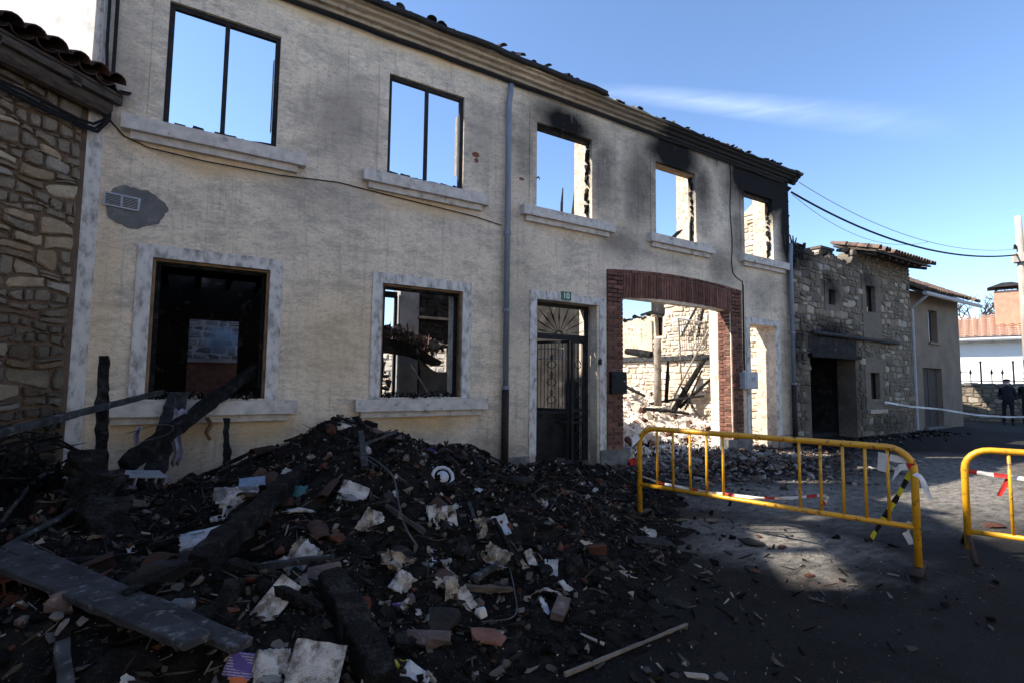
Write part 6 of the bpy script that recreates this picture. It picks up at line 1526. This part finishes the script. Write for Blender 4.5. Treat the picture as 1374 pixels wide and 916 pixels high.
paper('paper_scrap', 'pale flattened scrap on the road right of the wire loop', 'paper', 790, 735, 40, 14, 6, 'sheet', .3, .2, 1, .3, 38)
paper('paper_scrap', 'brown and white flat scrap lying alone on the dark road', 'paper', 840, 773, 32, 14, 12, 'paper3', .3, .15, 1, .25, 39)
s = MB(); m_, dist = frame_at(593, 641, .5, 0, .03)
s.tube([(.10*math.cos(R(i*30)), .10*math.sin(R(i*30)), .0) for i in range(-2, 8)], .018, 7); s.tube([(0, 0, -.02), (0, 0, .012)], .06, 12)
o = link('round_lamp_part', s.mesh('round_lamp_part', M['meter'], True)); o.matrix_world = m_; tag(o, 'round pale ring shaped fitting high on the right side of the heap', 'fitting')
SCR = []
for k in range(6):       # small scraps of burnt paper
    s = MB(); q = random.Random(k); n_ = 5
    for j in range(n_+1):
        for i in range(n_+1):
            u, v = i/n_-.5, j/n_-.5; e = 1-(.35*q.random() if i in (0, n_) or j in (0, n_) else 0)
            s.v.append((u*e, v*e*.8, .16*math.sin(u*4+k)+.12*math.sin(v*5+k*2)+.08*q.random()))
    for j in range(n_):
        for i in range(n_):
            if math.hypot(i-2, j-2) > 2.4 and q.random() < .6: continue
            s.f.append((j*(n_+1)+i, j*(n_+1)+i+1, (j+1)*(n_+1)+i+1, (j+1)*(n_+1)+i)); s.mi.append(0)
    SCR.append(s.mesh('burnt_scrap', M[('sheet', 'paper', 'paper3', 'paper4', 'paper3', 'paper2')[k]], True))
for k in range(90):
    p = on_heap(rg, .12); n_ = norm_at(p); d = rg.uniform(.03, .10); z_ = (n_+(CAM-p).normalized()*rg.uniform(0, .8)).normalized()
    e = z_.to_track_quat('Z', 'Y').to_matrix() @ Matrix.Rotation(rg.random()*6, 3, 'Z')
    o = link('burnt_scrap', rg.choice(SCR), None, p+n_*.012, e.to_euler(), (d, d, d)); tag(o, 'small scrap of burnt paper lying '+where(p), 'paper', 'burnt paper scraps in the debris heap')
# distinct stones, bricks, slabs
def rock(name, lab, cat, px, py, wpx, dims, mt, rot=(0, 0, 0), seed=0, up=.02):
    p = at(px, py); d = (p-CAM).length*wpx/690; me = hull_mesh(name, random.Random(seed), (d*dims[0], d*dims[1], d*dims[2]), M[mt], 15)
    o = link(name, me, None, p+Vector((0, 0, up)), [R(a) for a in rot]); return tag(o, lab, cat)
def block(name, lab, cat, px, py, wpx, dims, mt, rot, holes_=0, up=.03):
    p = at(px, py); d = (p-CAM).length*wpx/690; t = empty(name, p+Vector((0, 0, up)), label=lab, cat=cat); t.rotation_euler = [R(a) for a in rot]
    sx, sy, sz = d*dims[0], d*dims[1], d*dims[2]; s = MB()
    if holes_:
        th = sz*.12; s.bx(-sx/2, sx/2, -sy/2, sy/2, sz/2-th, sz/2); s.bx(-sx/2, sx/2, -sy/2, sy/2, -sz/2, -sz/2+th)
        for i in range(holes_+1): x = -sx/2+(sx-th)*i/holes_; s.bx(x, x+th, -sy/2, sy/2, -sz/2+th, sz/2-th)
    else: s.box((0, 0, 0), (sx, sy, sz), j=sz*.12, rg=rg)
    s.build('shell' if holes_ else 'block', M[mt], t); return t
rock('stone', 'large pinkish stone in the lower heap near bottom centre', 'stone', 574, 858, 56, (1, .7, .5), 'pinkstone', (0, -8, -20), 2)
rock('slab', 'dark square slab above the large pinkish stone', 'slab', 588, 832, 58, (1, .75, .35), 'slab', (10, 0, 30), 3)
rock('stone', 'pale angular stone on the debris at far left', 'stone', 42, 768, 44, (1, .6, .45), 'stone_d', (0, 0, 20), 4)
rock('stone', 'pale cone shaped stone above the grey planks', 'stone', 78, 822, 24, (1, .8, 1.3), 'pinkstone', (0, 0, 0), 5)
block('brick', 'whole brick standing at the right foot of the heap', 'brick', 752, 824, 30, (1, .5, .55), 'pinkstone', (12, -18, 35), 0)
block('brick', 'red brick lying on the road edge of the heap', 'brick', 799, 741, 24, (1, .5, .42), 'redclay', (0, 0, -14), 0)
block('hollow_brick', 'broken hollow brick slab on the left debris behind the post', 'brick', 190, 646, 38, (1, .7, .32), 'greywall', (8, 8, 20), 4)
rock('slab', 'dusty slab fragment below the hollow brick slab', 'slab', 166, 678, 42, (1, .6, .22), 'pinkstone', (0, 8, 10), 8)
block('hollow_brick', 'red hollow brick shard at the far left below the stone', 'brick', 25, 785, 42, (1, .5, .32), 'redclay', (0, -8, 15), 4)
block('hollow_brick', 'red brick shard at the left frame edge', 'brick', 6, 772, 28, (1, .5, .3), 'redclay', (0, 4, -10), 0)
rock('brick_lump', 'red brick lump on top of the heap', 'brick', 446, 579, 19, (1, .7, .8), 'redclay', (0, 20, 30), 9)
rock('brick_lump', 'rusty red brick lump left of the purple wrapper', 'brick', 488, 816, 16, (1, .8, 1.3), 'redclay', (0, 0, 0), 10)
rock('slab', 'dark red slab fragment in the lower heap, right of the pinkish stone', 'slab', 655, 858, 46, (1, .7, .25), 'brick', (0, 12, -20), 11)
rock('clod', 'large brown earthy clod in the dark left of the heap', 'clod', 210, 780, 100, (1, .7, .7), 'soil', (0, 0, 10), 12, -.05)
rock('stone', 'grey stone right of the large brown clod', 'stone', 243, 822, 28, (1, .8, .9), 'stone_d', (0, 0, 0), 13)
rock('stone', 'dusty round stone low in the heap beside the thick book', 'stone', 470, 880, 24, (1, .8, .8), 'pinkstone', (0, 0, 0), 14)
rock('stone', 'grey white stone right of the crumpled pages', 'stone', 645, 826, 16, (1, .9, .8), 'trim', (0, 0, 0), 15)
# rags hanging from the window beam
def rag(lab, x, y, z0, z1, w_, mt, ph):
    return cloth_grid('hanging_rag', lambda u, v: (x+(u-.5)*w_*(1-.35*v)+.02*math.sin(v*9+ph), y+.03*math.sin(u*9+ph)+.02*math.sin(v*7), z0+(z1-z0)*v+.015*math.sin(u*12)), 8, 14, M[mt], label=lab, cat='rag')
rag('pale lilac rag hanging from the beam below the left window', -.12, -.52, 1.26, .62, .13, 'cloth', 1)
rag('narrow pale rag strip hanging beside the charred post', -.46, -.86, 1.10, .55, .055, 'cloth', 3)
rag('scorched brown strip hanging from the sill under the left window', .20, -.17, 1.14, .86, .06, 'oldframe', 5)
rock('bag', 'dark blue burnt bag by the stone house corner', 'bag', 86, 636, 44, (1, .8, .7), 'bluerag', (0, 0, 0), 21, .0)
rock('bag', 'dark red burnt bag beside the blue one', 'bag', 116, 636, 26, (1, .8, .9), 'tape_k', (0, 0, 0), 22, .0)
# a few flat bits on the road
for i, (px, py, mt, lab) in enumerate(((1085, 773, 'redclay', 'orange brick chip on the dark road at the end of the sunlit streak'), (1050, 735, 'redclay', 'reddish chip on the sunlit streak of road'), (1010, 765, 'slab', 'dark curled scrap on the road left of the streak'),
        (1003, 728, 'slab', 'flat burnt scrap on the road beside the streak'), (908, 810, 'slab', 'dark flat scrap on the road below the barrier'), (1330, 706, 'redclay', 'crumbled red brick behind the right barrier'))):
    rock('road_scrap', lab, 'scrap', px, py, (16, 16, 24, 40, 34, 26)[i], (1, .6, .18), mt, (0, 0, 30*i), 30+i, .01)
